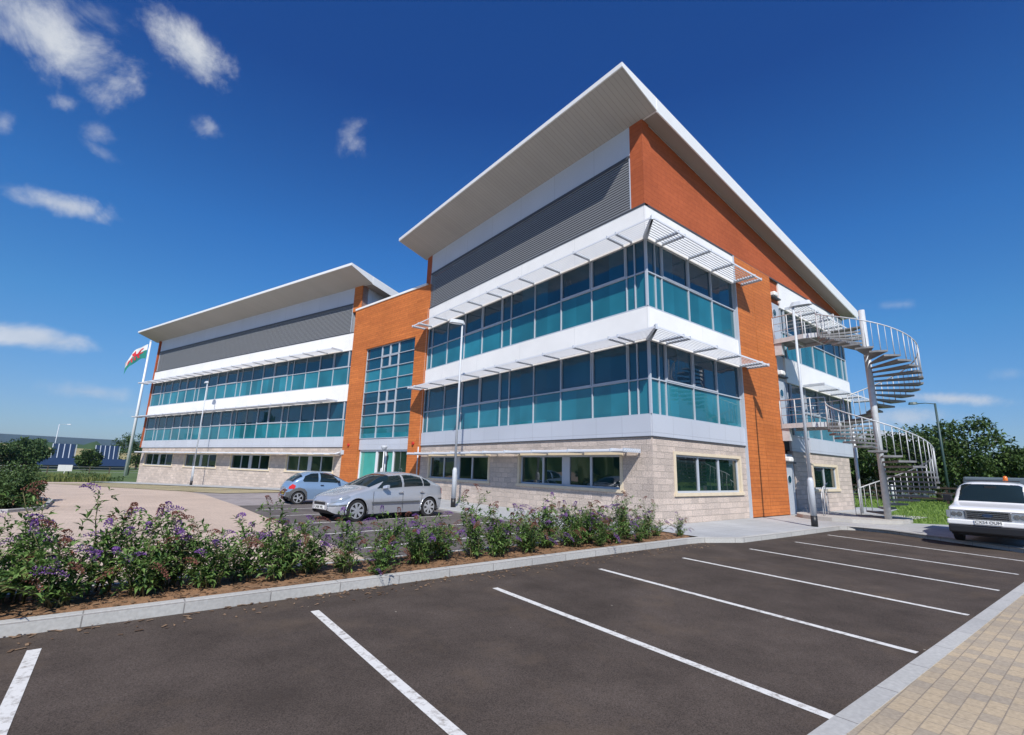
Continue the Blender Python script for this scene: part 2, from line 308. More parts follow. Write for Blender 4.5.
# ------------------------------------------------------------------ mesh builder
class MB:
    def __init__(s): s.v = []; s.f = []; s.sm = []
    def add(s, vs, fs, smooth=False):
        o = len(s.v); s.v += [tuple(p) for p in vs]; s.f += [tuple(i+o for i in f) for f in fs]; s.sm += [smooth]*len(fs); return s
    def box(s, x0, x1, y0, y1, z0, z1, T=None):
        c = [(x0,y0,z0),(x1,y0,z0),(x1,y1,z0),(x0,y1,z0),(x0,y0,z1),(x1,y0,z1),(x1,y1,z1),(x0,y1,z1)]
        if T: c = [T(*p) for p in c]
        return s.add(c, [(0,3,2,1),(4,5,6,7),(0,1,5,4),(1,2,6,5),(2,3,7,6),(3,0,4,7)])
    def prism(s, poly, z0, z1, T=None):
        n = len(poly); c = [(p[0],p[1],z0) for p in poly]+[(p[0],p[1],z1) for p in poly]
        if T: c = [T(*p) for p in c]
        return s.add(c, [tuple(range(n-1,-1,-1)), tuple(range(n,2*n))]+[(i,(i+1)%n,(i+1)%n+n,i+n) for i in range(n)])
    def hull8(s, c): return s.add(c, [(0,3,2,1),(4,5,6,7),(0,1,5,4),(1,2,6,5),(2,3,7,6),(3,0,4,7)])
    def tube(s, pts, r, n=8, cap=True, radii=None, smooth=True):
        pts = [Vector(p) for p in pts]; k = len(pts); vs = []
        for i, p in enumerate(pts):
            d = (pts[min(i+1,k-1)]-pts[max(i-1,0)]).normalized()
            a = d.cross(Vector((0,0,1)))
            if a.length < .05: a = d.cross(Vector((1,0,0)))
            a.normalize(); b = d.cross(a); rr = radii[i] if radii else r
            for j in range(n):
                t = 2*math.pi*j/n; vs.append(p+a*rr*math.cos(t)+b*rr*math.sin(t))
        fs = [(i*n+j, i*n+(j+1)%n, (i+1)*n+(j+1)%n, (i+1)*n+j) for i in range(k-1) for j in range(n)]
        s.add(vs, fs, smooth)
        if cap: s.add([], []); o = len(s.v)-len(vs); s.f += [tuple(o+j for j in range(n-1,-1,-1)), tuple(o+(k-1)*n+j for j in range(n))]; s.sm += [False, False]
        return s
    def disc_y(s, c, r, th, n=24, axis='Y'):   # cylinder with horizontal axis
        c = Vector(c); ax = {'Y':Vector((0,1,0)),'X':Vector((1,0,0)),'Z':Vector((0,0,1))}[axis]
        return s.tube([c-ax*th/2, c+ax*th/2], r, n, True, smooth=False)
    def build(s, name, material, parent=None, loc=(0,0,0), bevel=0):
        me = bpy.data.meshes.new(name); me.from_pydata(s.v, [], s.f); me.update()
        uv = me.uv_layers.new(name='UVMap'); 
        data = [0.0]*(2*len(me.loops)); V = me.vertices
        for p in me.polygons:
            n = p.normal; p.use_smooth = s.sm[p.index]
            if abs(n.z) > .7:
                for li in p.loop_indices:
                    q = V[me.loops[li].vertex_index].co; data[2*li] = q.x; data[2*li+1] = q.y
            else:
                h = math.hypot(n.x, n.y); tx, ty = -n.y/h, n.x/h
                for li in p.loop_indices:
                    q = V[me.loops[li].vertex_index].co; data[2*li] = q.x*tx+q.y*ty; data[2*li+1] = q.z
        uv.data.foreach_set('uv', data)
        me.materials.append(material)
        o = bpy.data.objects.new(name, me); COL.objects.link(o); o.parent = parent; o.location = loc
        if bevel:
            b = o.modifiers.new('bevel', 'BEVEL'); b.width = bevel; b.segments = 2; b.limit_method = 'ANGLE'
        return o
def tag(o, label=None, cat=None, group=None, kind=None):
    if label: o['label'] = label
    if cat: o['category'] = cat
    if group: o['group'] = group
    if kind: o['kind'] = kind
    return o
def empty(name, loc=(0,0,0), rz=0, label=None, cat=None, group=None):
    o = bpy.data.objects.new(name, None); COL.objects.link(o); o.location = loc; o.rotation_euler = (0,0,rz); o.empty_display_size = .2
    return tag(o, label, cat, group)
def copy_tree(o, parent=None):
    c = o.copy(); COL.objects.link(c); c.parent = parent
    for ch in list(o.children): copy_tree(ch, c)
    return c
def structure(o, label, cat): o['kind'] = 'structure'; o['label'] = label; o['category'] = cat; return o

# ------------------------------------------------------------------ ground
def gz(x, y):
    g = -0.022*min(max(y-20, 0), 40)
    return g
def sheet(poly, z, name, material, label, cat, maxlen=4.0, thick=0):
    """polygon filled with a clipped grid so it follows gz"""
    import bmesh
    bm = bmesh.new(); vs = [bm.verts.new((p[0],p[1],0)) for p in poly]; bm.faces.new(vs)
    xs = [p[0] for p in poly]; ys = [p[1] for p in poly]
    if max(ys) > 19:
        y = max(20, min(ys)+.01)
        while y < min(max(ys), 62):
            bmesh.ops.bisect_plane(bm, geom=bm.verts[:]+bm.edges[:]+bm.faces[:], plane_co=(0,y,0), plane_no=(0,1,0)); y += 8
    mb = MB(); idx = {}
    for v in bm.verts: idx[v] = len(mb.v); mb.v.append((v.co.x, v.co.y, gz(v.co.x, v.co.y)+z))
    for f in bm.faces:
        l = [idx[v] for v in f.verts]
        if f.normal.z < 0 : l.reverse()
        mb.f.append(tuple(l)); mb.sm.append(False)
    bm.free()
    o = mb.build(name, material); return structure(o, label, cat)
# base terrain reaching the horizon
mb = MB(); xs = [-6000,-1500,-400,-120,-60,-30,0,30,60,120,400,1500,6000]; ys = [-6000,-1500,-300,-60,-20,0,20,28,36,44,52,60,90,140,260,600,1500,6000]
for y in ys:
    for x in xs:
        mb.v.append((x, y, gz(x,y)-.22))
nx = len(xs)
for j in range(len(ys)-1):
    for i in range(nx-1): mb.f.append((j*nx+i, j*nx+i+1, (j+1)*nx+i+1, (j+1)*nx+i)); mb.sm.append(False)
structure(mb.build('ground', M['grass']), 'rough green meadow ground stretching to the horizon', 'ground')

KERB_F = [(-40,-2.42),(-12.65,-2.42),(-8.1,-2.36),(-5.3,-2.30),(-1.9,-2.30),(-1.3,-2.36),(-.2,-2.92),(1.9,-3.0),(6.5,-3.12),(7.0,-3.5),(7.0,-4.4),(6.3,-5.7),(5.1,-7.7),(4.5,-9.6),(4.0,-40)]
sheet([(p[0],p[1]) for p in KERB_F[:-1]]+[(4.5,-8.4),(-40,-8.4)] if False else [(-40,-2.42)]+KERB_F[1:13]+[(4.88,-8.345),(-40,-7.15)], -.12, 'parking_asphalt', M['asphalt'], 'dark brown asphalt of the front parking bays', 'parking lot')
KERB_R = [(-40,-7.30),(5.0,-8.50),(5.0,-8.345),(-40,-7.15)]   # outer far/near, inner near/far
# kerb following KERB_F
def offset_line(pts, d):
    out = []
    for i, p in enumerate(pts):
        a = Vector(pts[max(i-1,0)]); b = Vector(pts[min(i+1,len(pts)-1)]); t = (b-a).normalized(); out.append((p[0]-t.y*d, p[1]+t.x*d))
    return out
def kerb(pts, w, z0, z1, name, label):
    inn = offset_line(pts, w); mb = MB()
    u = 0
    for i in range(len(pts)-1):
        a, b, c, d = pts[i], pts[i+1], inn[i+1], inn[i]
        e = .02; a2 = (a[0]+(d[0]-a[0])*.12, a[1]+(d[1]-a[1])*.12); b2 = (b[0]+(c[0]-b[0])*.12, b[1]+(c[1]-b[1])*.12)
        mb.add([(a[0],a[1],z0),(b[0],b[1],z0),(b[0],b[1],z1-e),(a[0],a[1],z1-e),(a2[0],a2[1],z1),(b2[0],b2[1],z1),(c[0],c[1],z1),(d[0],d[1],z1),(c[0],c[1],z0),(d[0],d[1],z0)],
               [(0,1,2,3),(3,2,5,4),(4,5,6,7),(7,6,8,9)])
    return structure(mb.build(name, M['kerb']), label, 'kerb')
kerb(KERB_F, .15, -.16, .012, 'kerb', 'pale concrete kerb curving round the front parking bays')
# flush kerb on the right and buff pavers
mb = MB(); mb.hull8([(-40,-7.42,-.2),(-40,-7.28,-.2),(5.2,-8.36,-.2),(5.2,-8.52,-.2),(-40,-7.42,-.105),(-40,-7.28,-.105),(5.2,-8.36,-.105),(5.2,-8.52,-.105)]) if KERB_R is None else mb.hull8([(*KERB_R[0],-.2),(*KERB_R[1],-.2),(*KERB_R[2],-.2),(*KERB_R[3],-.2),(*KERB_R[0],-.105),(*KERB_R[1],-.105),(*KERB_R[2],-.105),(*KERB_R[3],-.105)]); structure(mb.build('flush_kerb', M['kerb']), 'flush grey concrete edging between asphalt and buff pavers', 'kerb')
sheet([(-60,-6.77),(-40,-7.30),(4.9,-8.497),(4.2,-40),(-60,-40)], -.11, 'paved_road', M['paver'], 'buff and grey block paving at the bottom right', 'paving')
# painted bay lines
LINES = [((-14.02,-3.0),(-14.0,-7.95)),((-11.52,-3.14),(-11.63,-7.95)),((-8.94,-3.39),(-9.17,-7.96)),((-6.4,-3.26),(-6.83,-7.98)),((-3.88,-3.41),(-4.35,-8.02)),((-1.16,-3.56),(-1.81,-8.03)),((1.39,-3.61),(.6,-8.03)),((4.27,-3.46),(3.1,-8.03))]
for i, (a, b) in enumerate(LINES):
    a = Vector(a); b = Vector(b); t = (b-a).normalized(); n = Vector((-t.y, t.x))*.05
    mb = MB(); mb.add([(*(a+n),-.116),(*(a-n),-.116),(*(b-n),-.116),(*(b+n),-.116)], [(0,3,2,1)][::1]); 
    o = mb.build('bay_line', M['line']); structure(o, 'white painted parking bay line on the dark asphalt', 'road marking'); o['group'] = 'white bay lines on the front asphalt'
# planted bed
sheet([(-40,-2.27),(-12.65,-2.27),(-8.1,-2.21),(-5.3,-2.15),(-1.9,-2.15),(-1.25,-2.0),(-.95,-1.5),(-1.3,-.95),(-40,-.95)], -.005, 'mulch_bed', M['mulch'], 'brown bark mulch strip behind the long kerb', 'flower bed')
mb = MB(); mb.box(-40, -1.3, -.95, -.83, -.15, .0); structure(mb.build('bed_edging', M['kerb']), 'concrete edging behind the planted bed', 'kerb')
# pavement around the building
sheet([(-.95,-.83),(-1.1,-2.2),(-.15,-2.78),(1.95,-2.86),(6.5,-2.98),(6.86,-3.5),(6.86,-4.4),(6.1,-5.9),(4.95,-7.8),(4.35,-9.6),(3.9,-40),(30,-40),(12.2,-5.4),(11.2,-4.2),(10.6,-3.6),(10.9,-2.6),(22,-1.2),(22,.6),(0,.6),(.6,16.6),(-1.1,24.9),(-13,60),(-16,59),(-4.6,24.0),(-3.1,16),(-3.1,-.83)], -.004, 'pavement', M['slab'], 'pale grey concrete pavement around the building', 'pavement')
mb = MB(); mb.box(-3.25, -3.1, -.83, 16, -.15, .002); structure(mb.build('bay_kerb', M['kerb']), 'concrete kerb between the rear bays and the facade pavement', 'kerb')
sheet([(-9.8,-.83),(-3.25,-.83),(-3.25,12.4),(-9.8,12.4)], -.05, 'rear_bays', M['asphalt2'], 'dark asphalt bays beside the silver car', 'parking lot')
sheet([(-60,-.83),(-9.8,-.83),(-9.8,12.4),(-10.2,24),(-16.3,59),(-60,61)], -.055, 'car_park_paving', M['beige'], 'beige block paving of the left car park', 'paving')
sheet([(-9.8,12.4),(-3.25,12.4),(-3.25,16),(-4.7,24),(-10.2,24)], -.058, 'service_road', M['lilac'], 'worn light grey surface around the blue car', 'road')
for yy in (.95, 3.35, 5.75, 8.2, 10.6):
    mb = MB(); mb.add([(-9.6,yy-.45,-.045),(-4.0,yy+.05,-.045),(-4.0,yy+.15,-.045),(-9.6,yy-.35,-.045)], [(0,1,2,3)])
    o = mb.build('bay_line', M['line']); structure(o, 'white painted line of the bays beside the silver car', 'road marking'); o['group'] = 'white lines of the rear bays'
# yellow bays by the left wing
UL = Vector((math.cos(rad(108)), math.sin(rad(108)))); NL = Vector((-math.sin(rad(108)), math.cos(rad(108))))   # NL points to the car park
OL = Vector((-1.45, 24.75))
def Lp(s, k, z): p = OL+UL*s+NL*k; return (p.x, p.y, z)
for i in range(5):
    s0 = -1+i*6.2; pl = [Lp(s0,3.3,0), Lp(s0+5.7,3.3,0), Lp(s0+5.7,8.4,0), Lp(s0,8.4,0)]
    o = sheet([(p[0],p[1]) for p in pl], -.035, 'yellow_bay', M['yellow'], 'yellowish paved parking bay in front of the far wing', 'parking bay'); o['group'] = 'yellow bays before the far wing'
    for q in (0, 1.9, 3.8, 5.6):
        pl = [Lp(s0+q,3.3,0), Lp(s0+q+.16,3.3,0), Lp(s0+q+.16,8.4,0), Lp(s0+q,8.4,0)]
        o = sheet([(p[0],p[1]) for p in pl], -.03, 'bay_line', M['greybar'], 'dark paver line dividing the yellow bays', 'road marking'); o['group'] = 'dark lines across the yellow bays'
# lawn on the right
sheet([(10.75,-3.7),(11.3,-4.3),(12.3,-5.5),(30,-39),(90,-39),(90,14),(22.1,14),(22.1,-1.0),(13.5,-2.3)], -.01, 'lawn', M['lawn'], 'bright mown lawn behind the spiral stair', 'lawn')

# ------------------------------------------------------------------ office building
B = empty('office_building', (0,0,0), 0, 'three storey office building with two mono pitch roofs, teal ribbon glazing and orange cladding', 'building')
OM = Vector((-.04, 16.12)); UM = Vector((math.cos(rad(99.75)), math.sin(rad(99.75)))); NM = Vector((-math.sin(rad(99.75)), math.cos(rad(99.75))))
# frame transforms: s along the facade, k outwards, z up
def TF(s, k, z): return (-k, s, z)                       # front of the main wing
def TS(s, k, z): return (s, -k, z)                       # gable side of the main wing
def TM(s, k, z): p = OM+UM*s+NM*k; return (p.x, p.y, z)  # middle link
def TL(s, k, z): p = OL+UL*s+NL*k; return (p.x, p.y, z)  # far wing
W1, D1 = 16.1, 20.2          # main wing front length, depth
LL = 34.6                    # far wing length
def box(T, s0, s1, k0, k1, z0, z1, name, material, parent=B, **k): return MB().box(s0, s1, k0, k1, z0, z1, T).build(name, material, parent, **k)
# solid cores (wall bodies) 
mb = MB(); mb.prism([(.06,.06),(18.7,.06),(18.7,16.0),(.06,16.0)], -1.2, 2.86); mb.build('block_wall', M['block'], B) if False else None
# ---- ribbon glazing helper
def glazing(T, s0, s1, z0, zt, z1, mull, name='ribbon_window', lo=None, hi=None):
    """glass: lower pane row, upper pane row, with mullions and transoms"""
    lo = lo or M['teal']; hi = hi or M['navy']
    g = MB().box(s0, s1, -.10, -.05, z0, zt, T).build(name, lo, B)
    MB().box(s0, s1, -.102, -.052, zt, z1, T).build('upper_pane', hi, g)
    fr = MB()
    for s in mull: fr.box(s-.018, s+.018, -.055, .004, z0+.05, z1, T)
    fr.box(s0, s1, -.055, .03, z0, z0+.055, T)
    fr.box(s0, s1, -.055, .010, zt-.022, zt+.022, T)
    fr.build('frame', M['frame'], g)
    # a few opening lights in the upper row
    op = MB(); ms = sorted(mull); k = 0
    for a, b in zip(ms[:-1], ms[1:]):
        if b-a > 1.2:
            k += 1
            if k % 4 in (1, 2):
                a2, b2 = a+.03, b-.03
                op = MB(); op.box(a2, b2, -.052, .025, zt+.023, zt+.075, T); op.box(a2, a2+.035, -.052, .024, zt+.075, z1, T); op.box(b2-.035, b2, -.052, .024, zt+.075, z1, T)
                op.build('opening_light', M['frame'], g)
    return g
LEV = [(3.57, 4.84, 6.20), (7.39, 8.76, 10.02)]
mF = [.06, .52, .9, 2.63, 4.36, 6.06, 7.8, 8.5, 10.2, 11.9, 13.7, 15.5, 16.02]
mS = [.06, .55, .95, 2.74, 4.5, 6.34]
mS2 = [11.2, 11.55, 13.3, 15.05, 16.8, 18.55, 19.5, 20.1]
mL = []
s = .3
mL = [.04, .42]
while s < LL-1: 
    for d in (1.95, 3.7, 5.45, 7.2, 8.0):
        if s+d < LL-.4: mL.append(s+d-.05)
    s += 8.0-.3+.3
mL.append(LL-.05)
for i, (z0, zt, z1) in enumerate(LEV):
    glazing(TF, 0.0, W1, z0, zt, z1, mF); glazing(TS, 0.0, 6.45, z0, zt, z1, mS)
    glazing(TS, 11.15, D1, z0, zt, z1, mS2); glazing(TL, .0, LL, z0, zt, z1, mL)
# corner posts
for q0, q1 in ((3.62,6.17),(7.44,9.99)): MB().box(-.035,.04,-.035,.04,q0,q1).build('corner_post', M['frame'], B)
# ---- grey sill panels under the first floor glazing and block base
for T, a, b in ((TF, .0, W1), (TS, .0, 6.45), (TS, 13.2, D1), (TL, 0, LL)):
    box(T, a, b, -.12, .045 if T is not TS else .043, 2.87, 3.575, 'sill_panel', M['pale'])
    box(T, a, b, -.12, .05, 2.84, 2.875, 'drip_flashing', M['flash'])
# ---- white bands
for T, a, b in ((TF, -.05, W1), (TS, -.048, 6.45), (TS, 11.1, D1), (TL, 0, LL)):
    for (z0, z1) in ((6.18, 7.385), (10.0, 11.33)):
        box(T, a, b, -.12, .05 if T is not TS else .048, z0, z1, 'white_band', M['white'])
box(TS, -.06, D1+.06, -.12, .07, 11.33, 11.40, 'string_flashing', M['flash']); box(TF, -.07, W1, -.12, .072, 11.332, 11.402, 'string_flashing', M['flash']); box(TL, 0, LL, -.12, .07, 11.33, 11.40, 'string_flashing', M['flash'])
# ---- block base with window openings (built as piers and lintels round each opening)
def block_wall(T, a, b, zb, zt, openings):
    mb = MB(); cur = a
    for (o0, o1, q0, q1) in openings:
        mb.box(cur, o0, -.25, 0, zb, zt, T); mb.box(o0, o1, -.25, 0, zb, q0, T); mb.box(o0, o1, -.25, 0, q1, zt, T); cur = o1
    mb.box(cur, b, -.25, 0, zb, zt, T); return mb.build('block_wall', M['block'], B)
winF = [(1.23, 7.0, .96, 2.36), (9.1, 15.05, .96, 2.36)]
winS = [(1.2, 5.98, .9, 2.42)]; winS2 = [(13.25, 16.75, .98, 2.36)]
winL = [(.95, 6.95, .96, 2.36), (9.1, 15.4, .96, 2.36), (17.7, 24.1, .96, 2.36), (26.5, 33.4, .96, 2.36)]
block_wall(TF, 0.0, W1, -.2, 2.86, winF); block_wall(TS, .25, 6.45, -.2, 2.86, winS); 
block_wall(TS, 11.15, 18.75, -.2, 2.86, winS2); block_wall(TL, 0, LL-.3, -1.4, 2.86, winL)
def ground_window(T, o0, o1, q0, q1, panes, glass=M['ggreen'], fr_w=.09, sur=.13):
    w = MB()
    w.box(o0, o1, -.2, .02, q1-sur*.8, q1, T); w.box(o0-.05, o1+.05, -.2, .06, q0, q0+sur*.8, T)
    w.box(o0, o0+sur, -.2, .021, q0+sur*.8, q1-sur*.8, T); w.box(o1-sur, o1, -.2, .021, q0+sur*.8, q1-sur*.8, T)
    w = w.build('window', M['stone'], B)
    a, b, c, d = o0+sur, o1-sur, q0+sur*.8, q1-sur*.8
    f = MB(); f.box(a, b, -.16, -.09, c, c+.07, T); f.box(a, b, -.16, -.09, d-.07, d, T)
    L = b-a; cuts = [a]+[a+L*p for p in panes]+[b]
    for i, p in enumerate(panes): 
        hw = fr_w/2 if not (len(panes) == 3 and i == 1) else .21
        f.box(a+L*p-hw, a+L*p+hw, -.159, -.085, c+.07, d-.07, T)
    f.box(a, a+.06, -.16, -.09, c+.07, d-.07, T); f.box(b-.06, b, -.16, -.09, c+.07, d-.07, T)
    f.build('frame', M['frame'], w)
    MB().box(a, b, -.15, -.13, c, d, T).build('pane', glass, w)
for o in winF: ground_window(TF, *o, (.26, .5, .74))
for o in winL: ground_window(TL, *o, (.26, .5, .74))
ground_window(TS, *winS[0], (.345, .67)); ground_window(TS, *winS2[0], (.5,), sur=.16)
# inner dark volume behind the windows
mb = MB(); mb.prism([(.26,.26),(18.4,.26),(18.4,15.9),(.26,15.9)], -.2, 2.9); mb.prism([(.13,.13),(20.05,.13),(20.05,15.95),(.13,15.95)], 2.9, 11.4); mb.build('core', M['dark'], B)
# rear corners / returns
box(TF, 0, 16.0, -D1, -D1+.1, 2.87, 11.4, 'rear_wall', M['pale']); box(lambda s,k,z:(s,16.1-k,z), .2, D1, -.0, .12, -.2, 11.4, 'return_wall', M['pale'])
box(lambda s,k,z:(s,k,z), 18.6, 18.75, .26, 16, -.2, 2.86, 'rear_block_wall', M['block'])
box(TS, 18.3, D1, -6, -.12, 2.84, 2.9, 'overhang_soffit', M['white'])
# ---- terracotta strip on the gable side, door column
mb = MB(); mb.box(6.45, 8.09, -.12, .10, .03, 11.34, TS); mb.box(8.12, 9.95, -.12, .10, .03, 11.34, TS); mb.build('timber_cladding', M['cladding'], B)
box(TS, 8.07, 8.14, -.12, .07, .03, 11.34, 'cladding_joint', M['flash'])
box(TS, 6.40, 6.45, -.12, .11, .0, 11.34, 'edge_trim', M['frame']); box(TS, 9.95, 9.99, -.12, .105, .0, 11.34, 'edge_trim', M['cladding'])
# shadowy recess wall next to doors
box(TS, 11.12, 13.2, -.12, -.02, 2.87, 3.57, 'recess_panel', M['pale'])
def door(T, s0, s1, z0, z1, port=True):
    box(T, s0, s1, -.12, -.04, z0, z1+1.3 if z1+1.3 < 11.3 and z0 > 1 else z1+.55, 'door_surround', M['pale'])
    d = MB().box(s0+.12, s1-.08, -.12, .0, z0, z1, T).build('door', M['frame'], B, bevel=.01)
    c = T((s0+s1)/2-.1, .012, z0+1.55)
    MB().disc_y(c, .17, .03, 24).build('porthole', M['navy'], d)
    MB().disc_y(T((s0+s1)/2-.1, .012, z0+1.55), .20, .018, 24).build('porthole_rim', M['galv'], d)
    hx = T(s1-.28, .03, z0+1.0); MB().tube([(hx[0]-.1,hx[1]-.03,hx[2]),(hx[0]+.05,hx[1]-.03,hx[2])], .012).build('handle', M['galv'], d)
door(TS, 9.99, 11.12, 4.02, 6.15); door(TS, 9.99, 11.12, 8.05, 10.1); door(TS, 9.99, 11.12, 0.0, 2.15)
box(TS, 9.99, 11.12, -.12, -.03, 10.1, 11.33, 'infill_panel', M['gable'])
for z in (2.35, 6.42, 10.42):
    p = TS(10.35, .12, z); mb = MB(); mb.box(10.2, 10.62, -.04, .22, z, z+.22, TS); mb.build('bulkhead_light', M['white'], B, bevel=.05)
    box(TS, 10.1, 11.0, -.04, .16, z-.08, z-.01, 'bulkhead_bracket', M['flash'])
# ---- front: louvre screen, white strip, piers
def louvre(T, a, b, z0, z1):
    s = MB().box(a, b, -.35, -.30, z0, z1, T).build('louvre_screen', M['dark'], B)
    mb = MB(); z = z0+.02
    while z < z1-.05:
        mb.add([T(a,.02,z),T(b,.02,z),T(b,-.10,z+.10),T(a,-.10,z+.10),T(a,.02,z+.062),T(b,.02,z+.062),T(b,-.10,z+.118),T(a,-.10,z+.118)], [(0,1,2,3),(4,7,6,5),(0,4,5,1),(1,5,6,2),(2,6,7,3),(3,7,4,0)]); z += .105
    mb.build('louvre_blades', M['louvre'], s)
    mb = MB(); mb.box(a, a+.05, -.28, .05, z0, z1, T); mb.box(b-.05, b, -.28, .05, z0, z1, T); mb.build('louvre_trim', M['frame'], s)
louvre(TF, .56, W1, 11.42, 13.60); louvre(TL, .5, LL-.3, 11.42, 13.60)
box(TF, .56, W1, -.12, .06, 13.60, 13.72, 'louvre_cap', M['flash']); box(TL, .5, LL-.3, -.12, .06, 13.60, 13.72, 'louvre_cap', M['flash'])
box(TF, .56, W1, -.12, .03, 13.72, 15.0, 'eaves_panel', M['strip']); box(TL, .5, LL-.3, -.12, .03, 13.72, 15.0, 'eaves_panel', M['strip'])
SL = -.165   # roof fall from the front eaves to the back
def zs(x): return 15.0+SL*x
def zs2(x): return 15.0+SL*x
# gable wall of the main wing, both sides + back
def gable(T2, name, material, x1=D1, zb=11.4, th=.12):
    n = 2; c = [T2(0,0,zb), T2(x1,0,zb), T2(x1,0,zs(x1)), T2(0,0,zs(0)), T2(0,-th,zb), T2(x1,-th,zb), T2(x1,-th,zs(x1)), T2(0,-th,zs(0))]
    return MB().add(c, [(0,1,2,3),(7,6,5,4),(0,4,5,1),(1,5,6,2),(2,6,7,3),(3,7,4,0)]).build(name, material, B)
gable(TS, 'gable_wall', M['gable']); gable(lambda s,k,z: (s, W1+.55-k, z), 'gable_wall', M['gable'])
box(TF, -.025, .56, -.4, .035, 11.402, 15.0, 'corner_pier', M['gable']); box(TF, W1, W1+.55, -1.0, .035, 11.402, 15.0, 'corner_pier', M['gable'])
box(lambda s,k,z:(s,k,z), D1-.15, D1, .1, 16.1, 11.4, 11.65, 'rear_parapet', M['gable'])
# far wing gables (k inwards is the depth)
DL = 18.0
def TLg(s): return lambda x,k,z: TL(s-k, -x, z)
def gableL(s, sign, material):
    c = [TL(s,0,11.0), TL(s,-DL,11.0), TL(s,-DL,zs(DL)), TL(s,0,zs(0)), TL(s+sign*.15,0,11.0), TL(s+sign*.15,-DL,11.0), TL(s+sign*.15,-DL,zs(DL)), TL(s+sign*.15,0,zs(0))]
    MB().add(c, [(0,1,2,3),(7,6,5,4),(0,4,5,1),(1,5,6,2),(2,6,7,3),(3,7,4,0)]).build('gable_wall', material, B)
gableL(-.42, .6 and 1, M['strip']); gableL(LL+.25, -1, M['gable'])
box(TL, -.42, .5, -.5, .05, 13.0, 15.0, 'corner_pier', M['cladding'])
box(TL, LL, LL+.28, -3, .10, 2.9, 15.0, 'end_fin', M['gable'])
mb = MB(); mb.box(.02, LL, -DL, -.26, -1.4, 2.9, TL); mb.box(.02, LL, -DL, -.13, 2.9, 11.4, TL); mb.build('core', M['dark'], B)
box(TL, LL-.3, LL, -DL, -.27, -1.4, 11.4, 'end_wall', M['gable'])
# ---- roofs: wedge eaves, soffit, fascia
def roof(T, s0, s1, depth, side0, side1):
    """T(s,k,z); side0/side1 verge overhang, front overhang 2 m rising"""
    a, b = s0-side0, s1+side1
    top = lambda k: 15.52+SL*(-k)+.0      # top surface
    tipz_t = 15.86; tipz_b = 15.68
    r = MB(); 
    prof = [(2.0, tipz_t), (0.0, 15.54), (-depth-.9, 15.54+SL*(depth+.9)), (-depth-1.15, 15.54+SL*(depth+.9)-.22), (-depth-.9, 15.54+SL*(depth+.9)-.45), (-depth*.0-.15, 15.02), (0.0, 14.99), (2.0, tipz_b)]
    n = len(prof)
    vs = [T(a,k,z) for k,z in prof]+[T(b,k,z) for k,z in prof]
    r.add(vs, [tuple(range(n)), tuple(range(2*n-1,n-1,-1))]+[(i,i+n,(i+1)%n+n,(i+1)%n) for i in range(n)])
    ro = r.build('roof', M['fascia'], B)
    # front soffit 12 mm below the wedge underside (its own ribbed sheet)
    f = MB(); e = .014
    f.add([T(a+.03,1.96,tipz_b-.014-e),T(b-.03,1.96,tipz_b-.014-e),T(b-.03,.0,14.99-e),T(a+.03,.0,14.99-e)], [(0,1,2,3),(3,2,1,0)][:1])
    f.build('front_soffit', M['soffit'], ro)
    for (p, q) in ((a+.03, s0-.01), (s1+.01, b-.03)):
        v = MB().add([T(p,-.12,15.02-e),T(q,-.12,15.02-e),T(q,-depth-.7,15.54+SL*(depth+.7)-.46-e+.0),T(p,-depth-.7,15.54+SL*(depth+.7)-.46-e)], [(0,1,2,3)])
        v.build('verge_soffit', M['soffit2'], ro)
    return ro
roof(TF, 0.0, W1+.1, D1, .68, .85)
roof(TL, -.42, LL+.28, DL, 1.0, .9)
# verge drop-board: a deeper fascia strip along the gable from the kink backwards
def verge(T, s, depth, w):
    mb = MB(); c = []
    for k in (-.02, -depth-.85):
        zt = 15.54+SL*(-k); c += [T(s,k,zt-.62), T(s+w,k,zt-.62), T(s+w,k,zt-.05), T(s,k,zt-.05)]
    mb.add(c, [(0,1,2,3),(7,6,5,4),(0,4,5,1),(1,5,6,2),(2,6,7,3),(3,7,4,0)]); mb.build('verge_board', M['fascia'], B)
verge(TF, -.70, D1, .05); verge(TL, -1.44, DL, .05)
# ---- middle link
LMid = 8.75
mb = MB()
mb.box(-.1, 1.12, -.35, .05, -.1, 13.0, TM); mb.box(6.82, LMid, -.35, .05, -.1, 13.0, TM); mb.box(1.12, 6.82, -.35, .05, 9.75, 13.0, TM)
mb.build('timber_cladding', M['cladding'], B)
box(TM, .3, LMid, -.4, .10, 13.0, 13.14, 'coping', M['white'])
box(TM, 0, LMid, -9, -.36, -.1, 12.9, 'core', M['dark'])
box(TM, 1.12, 6.82, -.35, -.10, 2.67, 3.42, 'entrance_header', M['pale'])
g = MB().box(1.12, 6.82, -.2, -.14, 3.42, 9.75, TM).build('curtain_wall', M['teal'], B)
navy = MB(); fr = MB(); rows = [3.42+.791*i for i in range(9)]; cs = [1.12, 2.95, 4.95, 6.82]
for z in rows: fr.box(1.12, 6.82, -.15, -.06, z-.018, z+.018, TM)
for c in cs: fr.box(c-.022, c+.022, -.151, -.062, 3.42, 9.75, TM)
fr.build('frame', M['frame'], g)
for r0 in (3, 4 if False else 3,): pass
for r0 in (7.375-.0, 3.42+.791*2):
    pass
for za, zb_ in ((rows[6], rows[8]), (rows[2], rows[4])):
    MB().box(1.15, 6.79, -.139, -.128, za, zb_, TM).build('vision_pane', M['navy'], g)

